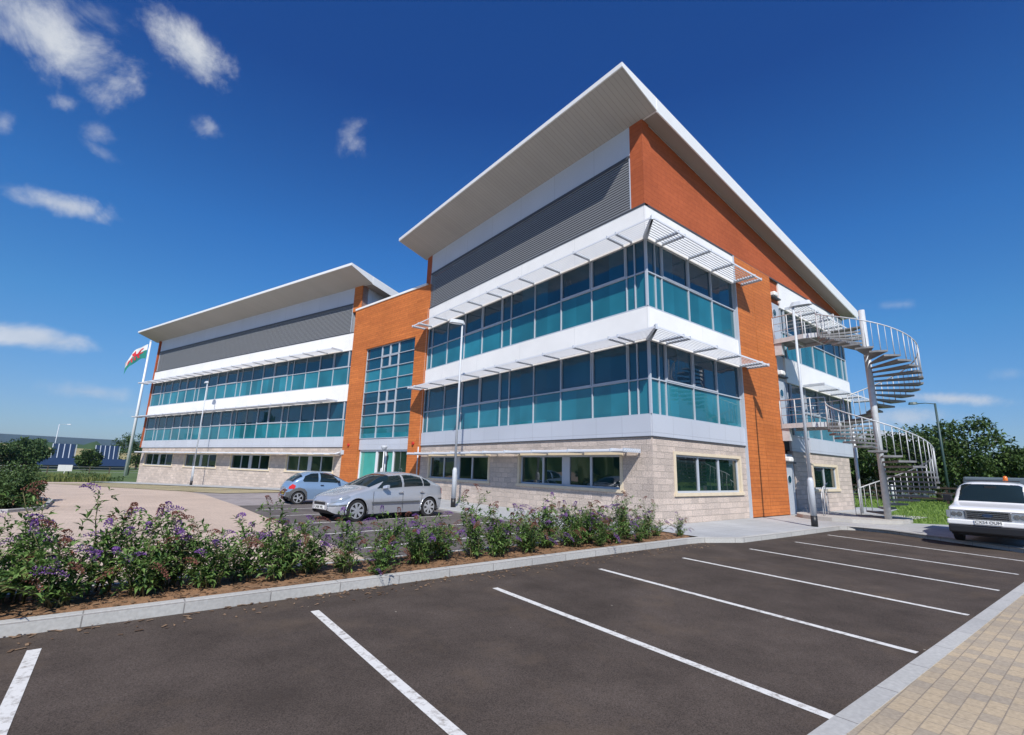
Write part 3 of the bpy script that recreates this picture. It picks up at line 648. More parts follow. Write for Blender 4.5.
op = MB()
for za, zb_ in ((rows[6], rows[8]), (rows[2], rows[4])):
    for (c0, c1) in ((2.98, 3.93), (3.97, 4.92)):
        for (p, q) in ((za+.03, (za+zb_)/2-.03), ((za+zb_)/2+.03, zb_-.03)):
            op = MB(); w_ = .035; op.box(c0, c1, -.13, -.05, p, p+w_, TM); op.box(c0, c1, -.13, -.05, q-w_, q, TM); op.box(c0, c0+w_, -.13, -.051, p+w_, q-w_, TM); op.box(c1-w_, c1, -.13, -.051, p+w_, q-w_, TM)
            op.build('opening_light', M['frame'], g)
# entrance doors
e = MB().box(1.15, 6.8, -.33, -.28, 0, 2.67, TM).build('entrance_glazing', M['ggreen'], B)
MB().box(4.9, 6.72, -.279, -.265, .05, 2.6, TM).build('aqua_screen', M['aqua'], e); MB().box(3.0, 3.55, -.279, -.265, .05, 2.6, TM).build('aqua_screen', M['aqua'], e)
f = MB(); 
for c, w in ((1.17,.04),(2.9,.05),(3.75,.05),(4.75,.10),(6.76,.05)): f.box(c-w, c+w, -.28, -.2, 0, 2.67, TM)
f.box(1.15, 6.8, -.28, -.205, 2.55, 2.67, TM); f.build('frame', M['slat'], e)
for s_ in (3.65, 3.85): MB().tube([TM(s_,-.15,.9), TM(s_,-.15,1.6)], .02).build('handle', M['galv'], e)
for s_ in (.55, 7.9): MB().disc_y(TM(s_, .10, 3.0), .10, .10, 14, axis='X').build('alarm_box', M['redbox'], B)
box(TL, -.25, .02, -.1, .2, 2.35, 2.65, 'security_camera', M['post'])
MB().tube([TL(.1,.15,2.5), TL(.35,.5,2.35)], .07).build('security_camera', M['post'], B)
# downpipe & edge trim
box(TF, W1, W1+.07, -.1, .09, 2.9, 11.4, 'edge_trim', M['slat'])
MB().tube([TF(15.95+.2,.1,.0), TF(15.95+.2,.1,2.8)], .045).build('downpipe', M['post'], B)
# ---- brise soleil
def brise(T, s0, s1, z, arms, depth=1.0, mitre0=False, nb=8, tilt=.60, low=False):
    p = depth/nb; mb = MB()
    for i in range(nb):
        k = .09+i*(depth-.1)/nb+.02; a = s0-(k+.05 if mitre0 else 0)
        c, sn = math.cos(tilt)*.115, math.sin(tilt)*.115; t = .012
        k1 = k+c; a0, a1 = a, a
        # outer edge lower, inner edge higher
        mb.add([T(a,k,z+sn),T(s1,k,z+sn),T(s1,k1,z),T(a,k1,z),T(a,k+.006,z+sn+t),T(s1,k+.006,z+sn+t),T(s1,k1+.006,z+t),T(a,k1+.006,z+t)], [(0,1,2,3),(4,7,6,5),(0,4,5,1),(1,5,6,2),(2,6,7,3),(3,7,4,0)])
    b = mb.build('brise_soleil', M['slat'], B)
    e = MB(); a = s0-(depth if mitre0 else 0)
    e.box(a, s1, depth-.005, depth+.018, z-.005, z+.06, T); e.build('edge_rail', M['slat'], b)
    m_ = MB()
    for s in arms: MB().box(s-.014, s+.014, .05, depth+.03, z-.03, z+.10, T).build('support_arm', M['frame'], b)
    if mitre0:
        q = [T(0.0,.06,z-.05), T(-.05,.0,z-.05)]; 
        p0 = Vector(T(0.03,.03,z)); p1 = Vector(T(-depth-.03,depth+.03,z)); d = (p1-p0).normalized(); n = Vector((-d.y,d.x,0))*.035
        cc = [p0-n, p1-n, p1+n, p0+n]; m_.add([(*v.xy,z-.06) for v in cc]+[(*v.xy,z+.12) for v in cc], [(0,3,2,1),(4,5,6,7),(0,1,5,4),(1,2,6,5),(2,3,7,6),(3,0,4,7)])
    if m_.v: m_.build('mitre_arm', M['frame'], b)
    return b
for z in (6.20, 10.03):
    brise(TF, 0, 16.3, z, [.55,.95,2.65,4.36,6.06,7.6,8.5,10.2,11.9,13.7,15.5,16.28], mitre0=True)
    brise(TS, 0, 6.95, z, [.55,.95,2.74,4.5,6.34,6.93], mitre0=False if False else True)
    brise(TL, 1.2, LL+1.4, z, [1.22,3.0,4.8,6.6,8.4,10.2,12,13.8,15.6,17.4,19.2,21,22.8,24.6,26.4,28.2,30,31.8,33.6,35.9])
brise(TS, 11.6, 20.6, 10.03, [11.62,13.3,15.05,16.8,18.55,20.1,20.58], nb=8)
brise(TS, 13.0, 20.6, 6.20, [13.02,15.05,16.8,18.55,20.58], nb=8)
brise(TF, .42, 15.9, 2.34, [.44,1.0,3.0,5.0,6.8,8.4,9.4,11.2,13.0,15.0,15.88], depth=.93)
brise(TL, .2, LL-1.0, 2.34, [.3,2.2,4.2,6.2,8,10,12,14,16,18,20,22,24,26,28,30,32,33.5], depth=.93)

# ------------------------------------------------------------------ spiral stair
PX, PY = 10.17, -3.63
ST = empty('spiral_fire_escape', (PX, PY, 0), 0, 'galvanised spiral fire escape stair with two landings at the end of the building', 'staircase')
def sp(th, r, z): return (r*math.cos(th), r*math.sin(th), z)
MB().tube([(0,0,0),(0,0,8.75)], .118, 20).build('centre_pole', M['galv'], ST)
R = 1.68; DT = rad(15.17)
def flight(z0, n, th0):
    pts = []
    for k in range(1, n+1):
        th = th0+DT*k; z = z0-.183*k; a, b = th-DT*.85, th+DT*.5
        mb = MB(); m0 = (a+b)/2
        v = [sp(a,.13,z), sp(a,R,z), sp(m0,R+.015,z), sp(b,R,z), sp(b,.13,z)]
        mb.prism([(p[0],p[1]) for p in v], z-.07, z)
        mb.build('tread', M['galvdark'] , ST)
        # baluster at the outer end
        o = sp(th, R-.02, z-.04); MB().tube([o, (o[0],o[1],z+1.08)], .017, 6).build('baluster', M['galv'], ST)
        
        o2 = sp(th+DT/2, R-.02, z-.06); MB().tube([o2, (o2[0],o2[1],z+1.0)], .010, 6).build('baluster', M['galv'], ST)
        pts.append(sp(th, R-.02, z+1.08))
    f = []
    for i in range(len(pts)-1):
        a_ = th0+DT*(i+1); 
        for j in range(3): t = j/3; f.append(sp(a_+DT*t, R-.02, z0-.183*(i+1+t)+1.08))
    f.append(pts[-1])
    MB().tube(f, .024, 8).build('handrail', M['galv'], ST)
TH0 = rad(209.75-15.17*8)
flight(8.05, 21, TH0)
flight(4.02, 21, TH0)
def landing(z):
    # slab from the door out to the pole
    poly = [(-.32,3.55),(1.35,3.55),(1.35,1.9),(sp(rad(52),R,0)[0],sp(rad(52),R,0)[1]),(.12,.1),(-.12,.1),(sp(rad(97),R,0)[0],sp(rad(97),R,0)[1]),(-.42,2.2)]
    l = MB().prism(poly, z-.05, z).build('landing', M['galvdark'], ST)
    e = MB(); n = len(poly)
    for i in (1,2,6,7,0):
        a = Vector((*poly[i],0)); b = Vector((*poly[(i+1)%n],0))
        if i == 0: continue
        d = (b-a).normalized(); nn = Vector((d.y,-d.x,0))*.03
        e.add([(*(a+nn).xy,z-.19),(*(b+nn).xy,z-.19),(*(b-nn).xy,z-.19),(*(a-nn).xy,z-.19),(*(a+nn).xy,z+.02),(*(b+nn).xy,z+.02),(*(b-nn).xy,z+.02),(*(a-nn).xy,z+.02)], [(0,3,2,1),(4,5,6,7),(0,1,5,4),(1,2,6,5),(2,3,7,6),(3,0,4,7)])
    for y in (1.2, 2.0, 2.8): e.box(-.38, 1.3, y-.03, y+.03, z-.17, z-.052)
    e.build('edge_beam', M['galv'], l)
    for path in ([(-.34,3.5),(-.42,2.2),(-.25,1.66)], [(1.33,3.5),(1.33,1.9),(1.05,1.36)]):
        r = MB()
        for h, rr in ((1.1,.024),(.75,.012),(.4,.012)): r.tube([(x,y,z+h) for x,y in path], rr, 8)
        for i, (x, y) in enumerate(path):
            r.tube([(x,y,z-.15),(x,y,z+1.1)], .024, 8)
        x0,y0 = path[0]; x1,y1 = path[1]; r.tube([((x0+x1)/2,(y0+y1)/2,z-.15),((x0+x1)/2,(y0+y1)/2,z+1.1)], .024, 8)
        r.build('guard_rail', M['galv'], l)
    MB().box(-.3, .0, 3.2, 3.52, z-.75, z-.2).build('bracket', M['galv'], l)
landing(8.05); landing(4.02)
# foot of the stair: rail to the ground and cage rods to the pole
MB().tube([(-1.05,1.9,.05),(-1.05,1.9,.95),(-.75,1.95,1.25),(-.3,1.9,1.45)], .022, 8).build('foot_rail', M['galv'], ST)
for x in (-.75, -.45): MB().tube([(x,1.93,.05),(x,1.93,1.28+.2*(x+.75))], .014, 6).build('baluster', M['galv'], ST)
mb = MB(); mb.prism([(1.9*math.cos(rad(t))+(.6 if math.cos(rad(t))>0 else -.2), 1.9*math.sin(rad(t))+.3) for t in range(0,360,20)], 0.0, .14)
o = mb.build('stair_plinth', M['concrete'], None, loc=(PX+.4, PY+1.1, .0)); tag(o, 'low pale concrete plinth under the foot of the spiral stair', 'plinth')
# secondary straight post
o = MB().tube([(0,0,0),(0,0,4.1)], .07, 12).build('support_post', M['galv'], None, loc=(12.9,-2.0,0)); tag(o, 'slim galvanised post standing behind the spiral stair', 'post')

# ------------------------------------------------------------------ lamps
def lamp(loc, h, label, rz=0, arm=.0, headl=.75, group=None, m=None, sleeve=True, thin=.055):
    L = empty('street_lamp', loc, rz, label, 'street lamp', group); m = m or M['post']
    if sleeve:
        MB().tube([(0,0,0),(0,0,.36)], .105, 16).build('base_band', M['black'], L)
        MB().tube([(0,0,.36),(0,0,1.55),(0,0,1.66)], .1, 16, radii=[.10,.10,thin+.005]).build('base_sleeve', m, L)
        MB().box(-.104,-.096,-.05,.05,.75,1.35).build('access_door', m, L)
        z0 = 1.66
    else: z0 = 0; 
    MB().tube([(0,0,z0),(0,0,h)], thin, 14, radii=[thin, thin*.75]).build('pole', m, L)
    if arm: MB().tube([(0,0,h-.05),(arm*.5,0,h+.04),(arm,0,h+.02)], .03, 8).build('arm', m, L)
    x0 = arm-.12; w = .16
    hd = MB(); n = 8; prof = [(x0,.05),(x0+.12,.12),(x0+headl*.5,w),(x0+headl-.1,.14),(x0+headl,.06)]
    up_ = [(x,-y) for x,y in prof]+[(x,y) for x,y in reversed(prof)]
    k = len(up_); vs = [(x,y,h-.03) for x,y in up_]+[(x0+headl/2+(x-x0-headl/2)*.8, y*.65, h+.14) for x,y in up_]
    hd.add(vs, [tuple(range(k-1,-1,-1)), tuple(range(k,2*k))]+[(i,(i+1)%k,(i+1)%k+k,i+k) for i in range(k)]); hd.build('lantern', m, L)
    MB().box(x0+.16, x0+headl-.1, -.1, .1, h-.045, h-.031).build('lens', M['lens'], L)
    return L
lamp((5.46,-2.68,-.004), 8.05, 'tall grey lamp post with black base standing before the orange cladding by the spiral stair', rz=rad(-75))
lamp((-2.26,8.56,-.004), 8.22, 'tall grey lamp post in front of the main wing glazing, near the silver car', rz=rad(165))
lamp((-8.55,42.0,-.49), 9.2, 'grey lamp post in front of the far wing with a black base', rz=rad(100))
lamp((33.5,-1.6,0), 7.4, 'dark green street lamp behind the spiral stair with its arm reaching left', rz=rad(110), arm=1.1, m=M['lampgreen'], thin=.09, sleeve=False, headl=.6)
# small luminaire post in front of the entrance
L = empty('bollard_light', (-.9,19.15,0), 0, 'slender post with a round cap in front of the entrance doors', 'post light')
MB().tube([(0,0,0),(0,0,2.6)], .032, 10).build('pole', M['poleW'], L); MB().tube([(0,0,2.6),(0,0,2.8),(0,0,2.88)], .16, 16, radii=[.10,.2,.2]).build('cap', M['post'], L)
MB().disc_y((-.06,0,1.35), .17, .03, 20, axis='X').build('round_sign', M['white'], L)

# ------------------------------------------------------------------ flagpole
FP = empty('flagpole', (-12.9,82.0,-.9), 0, 'tall white flagpole beyond the far end of the building flying a flag', 'flagpole')
MB().tube([(0,0,0),(0,0,20.4)], .2, 12, radii=[.24,.12]).build('pole', M['poleW'], FP); MB().tube([(0,0,20.4),(0,0,20.5),(0,0,20.62)], .1, 10, radii=[.12,.17,.05]).build('finial', M['poleW'], FP)
# Welsh flag: white over green with a red dragon; hangs and streams to the left
FL = empty('flag', (-13.15,82.0,19.0), 0, 'green and white flag with a red dragon streaming left from the white flagpole', 'flag')
def flag_pt(u, v):   # u 0..1 along the fly, v 0 bottom..1 top
    U = Vector((-.92,.38,0)); w = .28*math.sin(u*7.5+v*1.6)*u; q = U*(u*3.0*(1-.15*u)) + Vector((.38,.92,0))*w
    return (q.x, q.y, -2.2*(1-v)*(1-.10*u) - 2.3*u*u - .7*u + .12*math.sin(u*9+v*2))
def flag_patch(u0, u1, v0, v1, off, nu=24, nv=8):
    mb = MB(); k = len(mb.v)
    for j in range(nv+1):
        for i in range(nu+1):
            p = flag_pt(u0+(u1-u0)*i/nu, v0+(v1-v0)*j/nv); mb.v.append((p[0]-.38*off, p[1]-.92*off, p[2]))
    for j in range(nv):
        for i in range(nu): mb.f.append((j*(nu+1)+i, j*(nu+1)+i+1, (j+1)*(nu+1)+i+1, (j+1)*(nu+1)+i)); mb.sm.append(True)
    return mb
flag_patch(0,1,.0,.58,0).build('green_half', M['flagG'], FL); flag_patch(0,1,.58,1,0).build('white_half', M['flagW'], FL)
# dragon silhouette polygons in flag coordinates
DR = [[(.30,.42),(.66,.40),(.70,.58),(.58,.66),(.44,.64),(.32,.56)],[(.30,.56),(.40,.62),(.30,.82),(.20,.86),(.16,.78),(.25,.74)],[(.46,.62),(.62,.62),(.70,.90),(.58,.82),(.50,.92)],
      [(.34,.45),(.40,.45),(.36,.22),(.26,.20),(.30,.28)],[(.46,.44),(.52,.44),(.50,.22),(.42,.20),(.45,.28)],[(.58,.44),(.66,.44),(.64,.20),(.55,.18),(.59,.28)],[(.66,.45),(.70,.56),(.84,.52),(.82,.76),(.90,.70),(.90,.44),(.78,.40)],[(.28,.46),(.34,.54),(.22,.56),(.14,.48),(.20,.46)]]
for sgn in (1, -1):
    mb = MB()
    for poly in DR:
        cu = sum(p[0] for p in poly)/len(poly); cv = sum(p[1] for p in poly)/len(poly); o = len(mb.v)
        for (u, v) in [(cu, cv)]+poly:
            p = flag_pt(u, v); mb.v.append((p[0]-.38*.03*sgn, p[1]-.92*.03*sgn, p[2]))
        for i in range(len(poly)): mb.f.append((o, o+1+i, o+1+(i+1)%len(poly))); mb.sm.append(False)
    mb.build('dragon_emblem', M['flagR'], FL)

# ------------------------------------------------------------------ cars
def interp(tab, x):
    if x <= tab[0][0]: return tab[0][1]
    for (a, va), (b, vb) in zip(tab[:-1], tab[1:]):
        if x <= b:
            t = (x-a)/(b-a); return va+(vb-va)*t
    return tab[-1][1]
def smooth_tab(tab, x, w=.09):
    return sum(interp(tab, x+w*d) for d in (-1,-.5,0,.5,1))/5
class Car:
    """x forward is -x: nose at x=0, tail at x=L; z up, y half widths"""
    def __init__(s, L, top, belt, low, width, n_low=.0, pw=2.6, ph=3.2):
        s.L, s.top, s.belt, s.low, s.width, s.pw, s.ph = L, top, belt, low, width, pw, ph
    def zt(s, x): return smooth_tab(s.top, x)
    def zb(s, x): return min(smooth_tab(s.belt, x, .05), s.zt(x)-.02)
    def zl(s, x): return smooth_tab(s.low, x, .05)
    def w(s, x): return smooth_tab(s.width, x, .07)
    def pt(s, x, v):
        """v 0..1 lower side, 1..2 upper shell to centreline"""
        zl, zb, zt, w = s.zl(x), s.zb(x), s.zt(x), s.w(x)
        if v <= 1:
            z = zl+(zb-zl)*v; y = w*(.93+.07*math.sin(min(1,v*1.25)*math.pi*.5) - .045*max(0,v-.62)/.38)
            return (x, y, z)
        t = (v-1)*math.pi/2; cab = min(1, max(0, (zt-zb-.12)/.25)); n = s.ph+(s.pw-s.ph)*cab
        yb = w*.955; y = yb*max(0,math.cos(t))**(2/n); z = zb+(zt-zb)*max(0,math.sin(t))**(2/n)
        return (x, y, z)
    def grid(s, nx=150, nv=18):
        xs = [s.L*i/nx for i in range(nx+1)]
        v1 = [i/nv for i in range(nv)]; v2 = [1+i/(nv*1.3) for i in range(int(nv*1.3)+1)]; v2[-1] = 2
        vs = v1+v2
        return xs, vs
    def shell(s, pred, off=0, nx=150, nv=18, mirror=True, name='body', material=None, parent=None, ends=False, sides=None):
        xs, vv = s.grid(nx, nv); mb = MB(); G = {}
        P = [[Vector(s.pt(x, v)) for v in vv] for x in xs]
        def nrm(i, j):
            a = P[min(i+1,len(xs)-1)][j]-P[max(i-1,0)][j]; b = P[i][min(j+1,len(vv)-1)]-P[i][max(j-1,0)][j-j] if False else P[i][min(j+1,len(vv)-1)]-P[i][max(j-1,0)]
            n = a.cross(b); 
            return n.normalized() if n.length > 1e-9 else Vector((0,0,1))
        sides = sides or (1,-1)
        for sg in sides:
            G = {}
            def vid(i, j):
                if (i,j) not in G:
                    p = P[i][j]-(-1)*nrm(i,j)*off if off else P[i][j]
                    if off:
                        n = nrm(i,j); 
                        if n.y < 0 and abs(n.y) > .2 or (n.z < 0 and abs(n.y) <= .2): n = -n
                        p = P[i][j]+n*off
                    G[(i,j)] = len(mb.v); mb.v.append((p.x, p.y*sg, p.z))
                return G[(i,j)]
            for i in range(len(xs)-1):
                for j in range(len(vv)-1):
                    c = (P[i][j]+P[i+1][j]+P[i+1][j+1]+P[i][j+1])/4
                    if pred(c.x, c.y, c.z, (vv[j]+vv[j+1])/2):
                        q = (vid(i,j), vid(i+1,j), vid(i+1,j+1), vid(i,j+1))
                        mb.f.append(q if sg < 0 else q[::-1]); mb.sm.append(True)
            if ends:
                for i in (0, len(xs)-1):
                    ring = [vid(i,j) for j in range(len(vv))]; o = len(mb.v); mb.v.append((xs[i], 0, P[i][0].z)); ring.append(o)
                    mb.f.append(tuple(ring) if (i == 0) == (sg > 0) else tuple(reversed(ring))); mb.sm.append(False)
        return mb.build(name, material, parent)
def inpoly(x, z, poly):
    c = False; n = len(poly)
    for i in range(n):
        x0, z0 = poly[i]; x1, z1 = poly[(i+1)%n]
        if (z0 > z) != (z1 > z) and x < (x1-x0)*(z-z0)/(z1-z0)+x0: c = not c
    return c
def wheel(parent, x, y, r, w, sg, rim=None, spokes=7):
    W = MB().tube([(x,y-w/2,r),(x,y-w*.36,r),(x,y+w*.36,r),(x,y+w/2,r)], r, 32, radii=[r*.93,r,r,r*.93]).build('wheel', M['tyre'], parent)
    yo = y+sg*(w/2+.004)
    rimb = MB().tube([(x,yo-sg*.03,r),(x,yo,r)], r*.70, 28, smooth=False)
    if rim:
        MB().tube([(x,yo-sg*.03,r),(x,yo-sg*.004,r)], r*.66, 28).build('rim_well', M['black'], W)
        sp_ = MB(); 
        for k in range(spokes):
            t = 2*math.pi*k/spokes; c, s_ = math.cos(t), math.sin(t); n = Vector((-s_,0,c)); d = Vector((c,0,s_)); o = Vector((x,yo,r))
            a, b = o+d*r*.12, o+d*r*.68; wa, wb = r*.09, r*.13; th = Vector((0,sg*.012,0))
            sp_.hull8([a-n*wa-th, b-n*wb-th, b+n*wb-th, a+n*wa-th, a-n*wa+th, b-n*wb+th, b+n*wb+th, a+n*wa+th])
        sp_.tube([(x,yo-.012,r),(x,yo+.016*sg,r)], r*.17, 16, smooth=False)
        k = 28; vs = []
        for i in range(k):
            t = 2*math.pi*i/k
            for rr in (r*.64, r*.73): vs.append((x+rr*math.cos(t), yo+.01*sg, r+rr*math.sin(t)))
        sp_.add(vs, [(2*i, 2*i+1, (2*i+3)%(2*k), (2*i+2)%(2*k)) for i in range(k)])
        sp_.build('rim', rim, W)
    else: rimb.build('rim', M['plastic'], W)
    return W
def arch_ring(x, r, y, sg, R_, mb):
    pts = []
    for i in range(15):
        t = math.pi*(-.08+1.16*i/14); pts.append((x+R_*math.cos(t), y*sg, r+R_*math.sin(t)))
    mb.tube(pts, .018, 6)
def text_mesh(txt, size, name, material, parent, loc, rot, depth=.002):
    cu = bpy.data.curves.new(name, 'FONT'); cu.body = txt; cu.size = size; cu.extrude = depth; cu.align_x = 'CENTER'; cu.align_y = 'CENTER'
    tmp = bpy.data.objects.new(name, cu); COL.objects.link(tmp)
    dg = bpy.context.evaluated_depsgraph_get(); me = bpy.data.meshes.new_from_object(tmp.evaluated_get(dg)); bpy.data.objects.remove(tmp)
    o = bpy.data.objects.new(name, me); COL.objects.link(o); me.materials.clear(); me.materials.append(material); o.parent = parent; o.location = loc; o.rotation_euler = rot; return o

def make_car(root, C, wheels, rw, paint, side_glass, screen, rear, arch=1.16, rim=None, extra_plastic=None, spokes=7):
    r = rw; half = C.w(C.L/2)
    def cut(x, y, z): return any((x-wx)**2+(z-r)**2 < (r*arch)**2 for wx in wheels) and y > half*.6
    body = C.shell(lambda x,y,z,v: not cut(x,y,z), name='body', material=paint, parent=root, ends=True)
    ar = MB(); ln = MB()
    for wx in wheels:
        for sg in (1,-1):
            ar = MB(); arch_ring(wx, r, C.w(wx)*.985, sg, r*arch, ar); ar.build('arch_lip', paint if not extra_plastic else M['plastic'], root)
            wheel(root, wx, sg*(C.w(wx)-.125), r, .2, sg, rim, spokes)
            ln.tube([(wx, sg*(half-.42), r),(wx, sg*(half-.05), r)], r*arch*1.04, 24)
    # wheel well liners are open drums (dark)
    for wx in wheels:
        for sg in (1,-1):
            ln2 = MB(); vs = []; k = 20
            for i in range(k+1):
                t = math.pi*(-.12+1.24*i/k)
                for yy in (half-.45, C.w(wx)*.975): vs.append((wx+r*arch*1.02*math.cos(t), sg*yy, r+r*arch*1.02*math.sin(t)))
            ln2.add(vs, [(2*i,2*i+1,2*i+3,2*i+2) for i in range(k)])
            ln2.add([(wx-r*1.3,sg*(half-.45),.2),(wx+r*1.3,sg*(half-.45),.2),(wx+r*1.3,sg*(half-.45),r*2.2),(wx-r*1.3,sg*(half-.45),r*2.2)], [(0,1,2,3)])
            ln2.build('wheel_well', M['black'], root)
    MB().box(C.L*.05, C.L*.95, -half*.8, half*.8, .2, .34).build('underbody', M['black'], root)
    for poly in side_glass:
      for sg in (1,-1):
        C.shell(sides=(sg,), pred=lambda x,y,z,v,poly=poly: v > 1.0 and v < 1.86 and inpoly(x,z,poly), off=.006, nx=260, nv=34, name='side_window', material=M['carglass'], parent=root)
    if screen: C.shell(lambda x,y,z,v: screen(x,y,z,v), off=.006, nx=220, nv=30, name='windscreen', material=M['carglass'], parent=root)
    if rear: C.shell(lambda x,y,z,v: rear(x,y,z,v), off=.006, nx=220, nv=30, name='rear_window', material=M['carglass'], parent=root)
    return body

# silver hatchback saloon, nose to the left
silver = empty('parked_car', (0,0,0), 0, 'silver saloon car parked side on before the entrance, nose to the left', 'car')
C1 = Car(4.24, top=[(0,.50),(.03,.60),(.10,.68),(.30,.76),(.75,.90),(1.07,.98),(1.37,1.12),(1.82,1.34),(2.17,1.43),(2.7,1.45),(3.2,1.39),(3.62,1.22),(3.92,1.07),(4.12,1.04),(4.21,.97),(4.24,.80)],
         belt=[(0,.44),(.1,.54),(.3,.64),(.82,.80),(1.22,.87),(2.3,.91),(3.4,.96),(3.95,.97),(4.24,.74)], low=[(0,.34),(.12,.24),(.4,.2),(3.8,.2),(4.1,.27),(4.24,.40)],
         width=[(0,.34),(.03,.50),(.08,.62),(.18,.72),(.36,.81),(.65,.865),(1.3,.885),(3.4,.885),(3.85,.85),(4.08,.78),(4.18,.68),(4.24,.52)], pw=3.3, ph=3.2)
sg1 = [[(1.36,.945),(1.84,1.30),(2.28,1.345),(2.30,.98)],[(2.38,.99),(2.36,1.35),(2.75,1.35),(3.08,1.28),(3.16,1.04),(3.14,1.01)],[(3.21,.99),(3.15,1.26),(3.34,1.19),(3.50,1.07),(3.44,1.0)]]
make_car(silver, C1, (.72, 3.46), .315, M['carsilver'], sg1, lambda x,y,z,v: v > 1.40 and 1.14 < x < 1.90,
         lambda x,y,z,v: v > 1.50 and 3.32 < x < 3.86, rim=M['alloy'], spokes=7)
mb = MB(); 
for sg in (1,-1): mb.box(1.20, 3.02, sg*.893-.012, sg*.893+.012, .50, .545)
mb.build('side_moulding', M['plastic'], silver)
def surf_patch(C, poly, name, material, parent, off=.008, only=None):
    for sg in (1,-1): C.shell(lambda x,y,z,v: inpoly(x,z,poly) and (only is None or only(x,y,z,v)), off=off, nx=300, nv=40, name=name, material=material, parent=parent, sides=(sg,))
surf_patch(C1, [(.05,.54),(.10,.64),(.44,.76),(.50,.70),(.26,.56)], 'headlight', M['lens'], silver)
surf_patch(C1, [(4.06,.74),(4.04,.92),(4.23,.92),(4.24,.74)], 'tail_light', M['red'], silver)
surf_patch(C1, [(.0,.43),(.0,.46),(.38,.50),(.38,.47)], 'bumper_strip', M['plastic'], silver); surf_patch(C1, [(3.88,.56),(3.88,.595),(4.24,.595),(4.24,.56)], 'bumper_strip', M['plastic'], silver)
MB().box(-.012, .03, -.30, .30, .47, .545).build('grille', M['black'], silver); MB().box(-.022, .0, -.26, .26, .35, .455).build('number_plate', M['plateW'], silver)
text_mesh('CA06 VRL', .11, 'plate_text', M['black'], silver, (-.026,0,.402), (rad(90),0,rad(-90)))
for sg in (1,-1):
    MB().hull8([(x_-.16,y_,z_) for x_,y_,z_ in [(1.68,sg*.88,.93),(1.84,sg*.88,.93),(1.88,sg*1.02,.95),(1.74,sg*1.02,.95),(1.70,sg*.88,1.02),(1.84,sg*.88,1.03),(1.88,sg*1.01,1.06),(1.76,sg*1.01,1.06)]]).build('door_mirror', M['carsilver'], silver, bevel=.02)
    for x in (2.16, 3.02): MB().box(x, x+.17, sg*.895-.018, sg*.895+.018, .80, .825).build('door_handle', M['chrome'], silver)
for sg in (1,-1):
    for x in (1.24, 2.34, 3.12): MB().box(x-.004, x+.004, sg*C1.w(x)*.995-.003, sg*C1.w(x)*.995+.003, .32, .86).build('door_gap', M['black'], silver)
# place: front wheel and rear wheel contact points
def place_car(root, fw, rw_, xf, xr, y_half, z, side=1, scale=1.0):
    """fw,rw_: ground points of the near front/rear wheels; side: which flank is near (+y local or -y)"""
    a = Vector(fw); b = Vector(rw_); d = (b-a); L = d.length; sc = scale or L/(xr-xf); ang = math.atan2(d.y, d.x)
    root.scale = (sc, sc, sc); root.rotation_euler = (0,0,ang)
    # local point (xf, side*y_half) -> a
    c, s_ = math.cos(ang), math.sin(ang); lx, ly = xf*sc, side*y_half*sc
    root.location = (a.x-(lx*c-ly*s_), a.y-(lx*s_+ly*c), z)
place_car(silver, (-7.80,5.30), (-4.99,5.86), .72, 3.46, .80, -.05, side=-1, scale=1.04)

# pale blue three-door hatchback, tail to the left
blue = empty('parked_car', (0,0,0), 0, 'small pale blue rounded hatchback with grey bumpers, tail to the left', 'car')
C2 = Car(3.5, top=[(0,.48),(.05,.62),(.3,.78),(.75,.92),(1.0,1.02),(1.3,1.20),(1.6,1.34),(2.0,1.40),(2.6,1.38),(2.95,1.28),(3.18,1.10),(3.35,.92),(3.46,.80),(3.5,.62)],
         belt=[(0,.46),(.5,.70),(.9,.82),(1.4,.88),(2.8,.92),(3.2,.90),(3.4,.76),(3.5,.56)], low=[(0,.32),(.3,.2),(3.2,.2),(3.5,.34)],
         width=[(0,.36),(.05,.52),(.15,.66),(.4,.77),(.9,.815),(2.8,.815),(3.15,.78),(3.34,.70),(3.44,.60),(3.5,.46)], pw=3.0)
sg2 = [[(1.28,.93),(1.62,1.25),(1.85,1.33),(2.16,1.34),(2.18,.95)],[(2.27,.95),(2.25,1.33),(2.55,1.31),(2.82,1.20),(2.92,1.02),(2.86,.96)]]
make_car(blue, C2, (.66, 3.04), .275, M['carblue'], sg2, lambda x,y,z,v: v > 1.46 and .96 < x < 1.60,
         lambda x,y,z,v: v > 1.42 and 2.92 < x < 3.30, rim=M['alloy'], extra_plastic=True, spokes=5)
surf_patch(C2, [(2.66,.22),(2.70,.52),(2.82,.66),(3.04,.72),(3.26,.66),(3.38,.54),(3.51,.50),(3.51,.3)], 'rear_bumper', M['plastic'], blue, only=lambda x,y,z,v: (x-3.04)**2+(z-.275)**2 > .32**2)
surf_patch(C2, [(0,.22),(0,.5),(.3,.54),(.5,.66),(.7,.70),(.9,.66),(1.0,.5),(1.02,.22)], 'front_bumper', M['plastic'], blue, only=lambda x,y,z,v: (x-.66)**2+(z-.275)**2 > .32**2)
surf_patch(C2, [(3.22,.66),(3.18,.80),(3.30,.86),(3.40,.76),(3.42,.66)], 'tail_light', M['red'], blue, off=.014)
surf_patch(C2, [(.1,.58),(.2,.70),(.5,.78),(.5,.66),(.3,.56)], 'headlight', M['lens'], blue, off=.012)
MB().box(3.48, 3.52, -.24, .24, .42, .52).build('number_plate', M['plateY'], blue)
text_mesh('WK03 HNB', .11, 'plate_text', M['black'], blue, (3.524,0,.47), (rad(90),0,rad(90)))
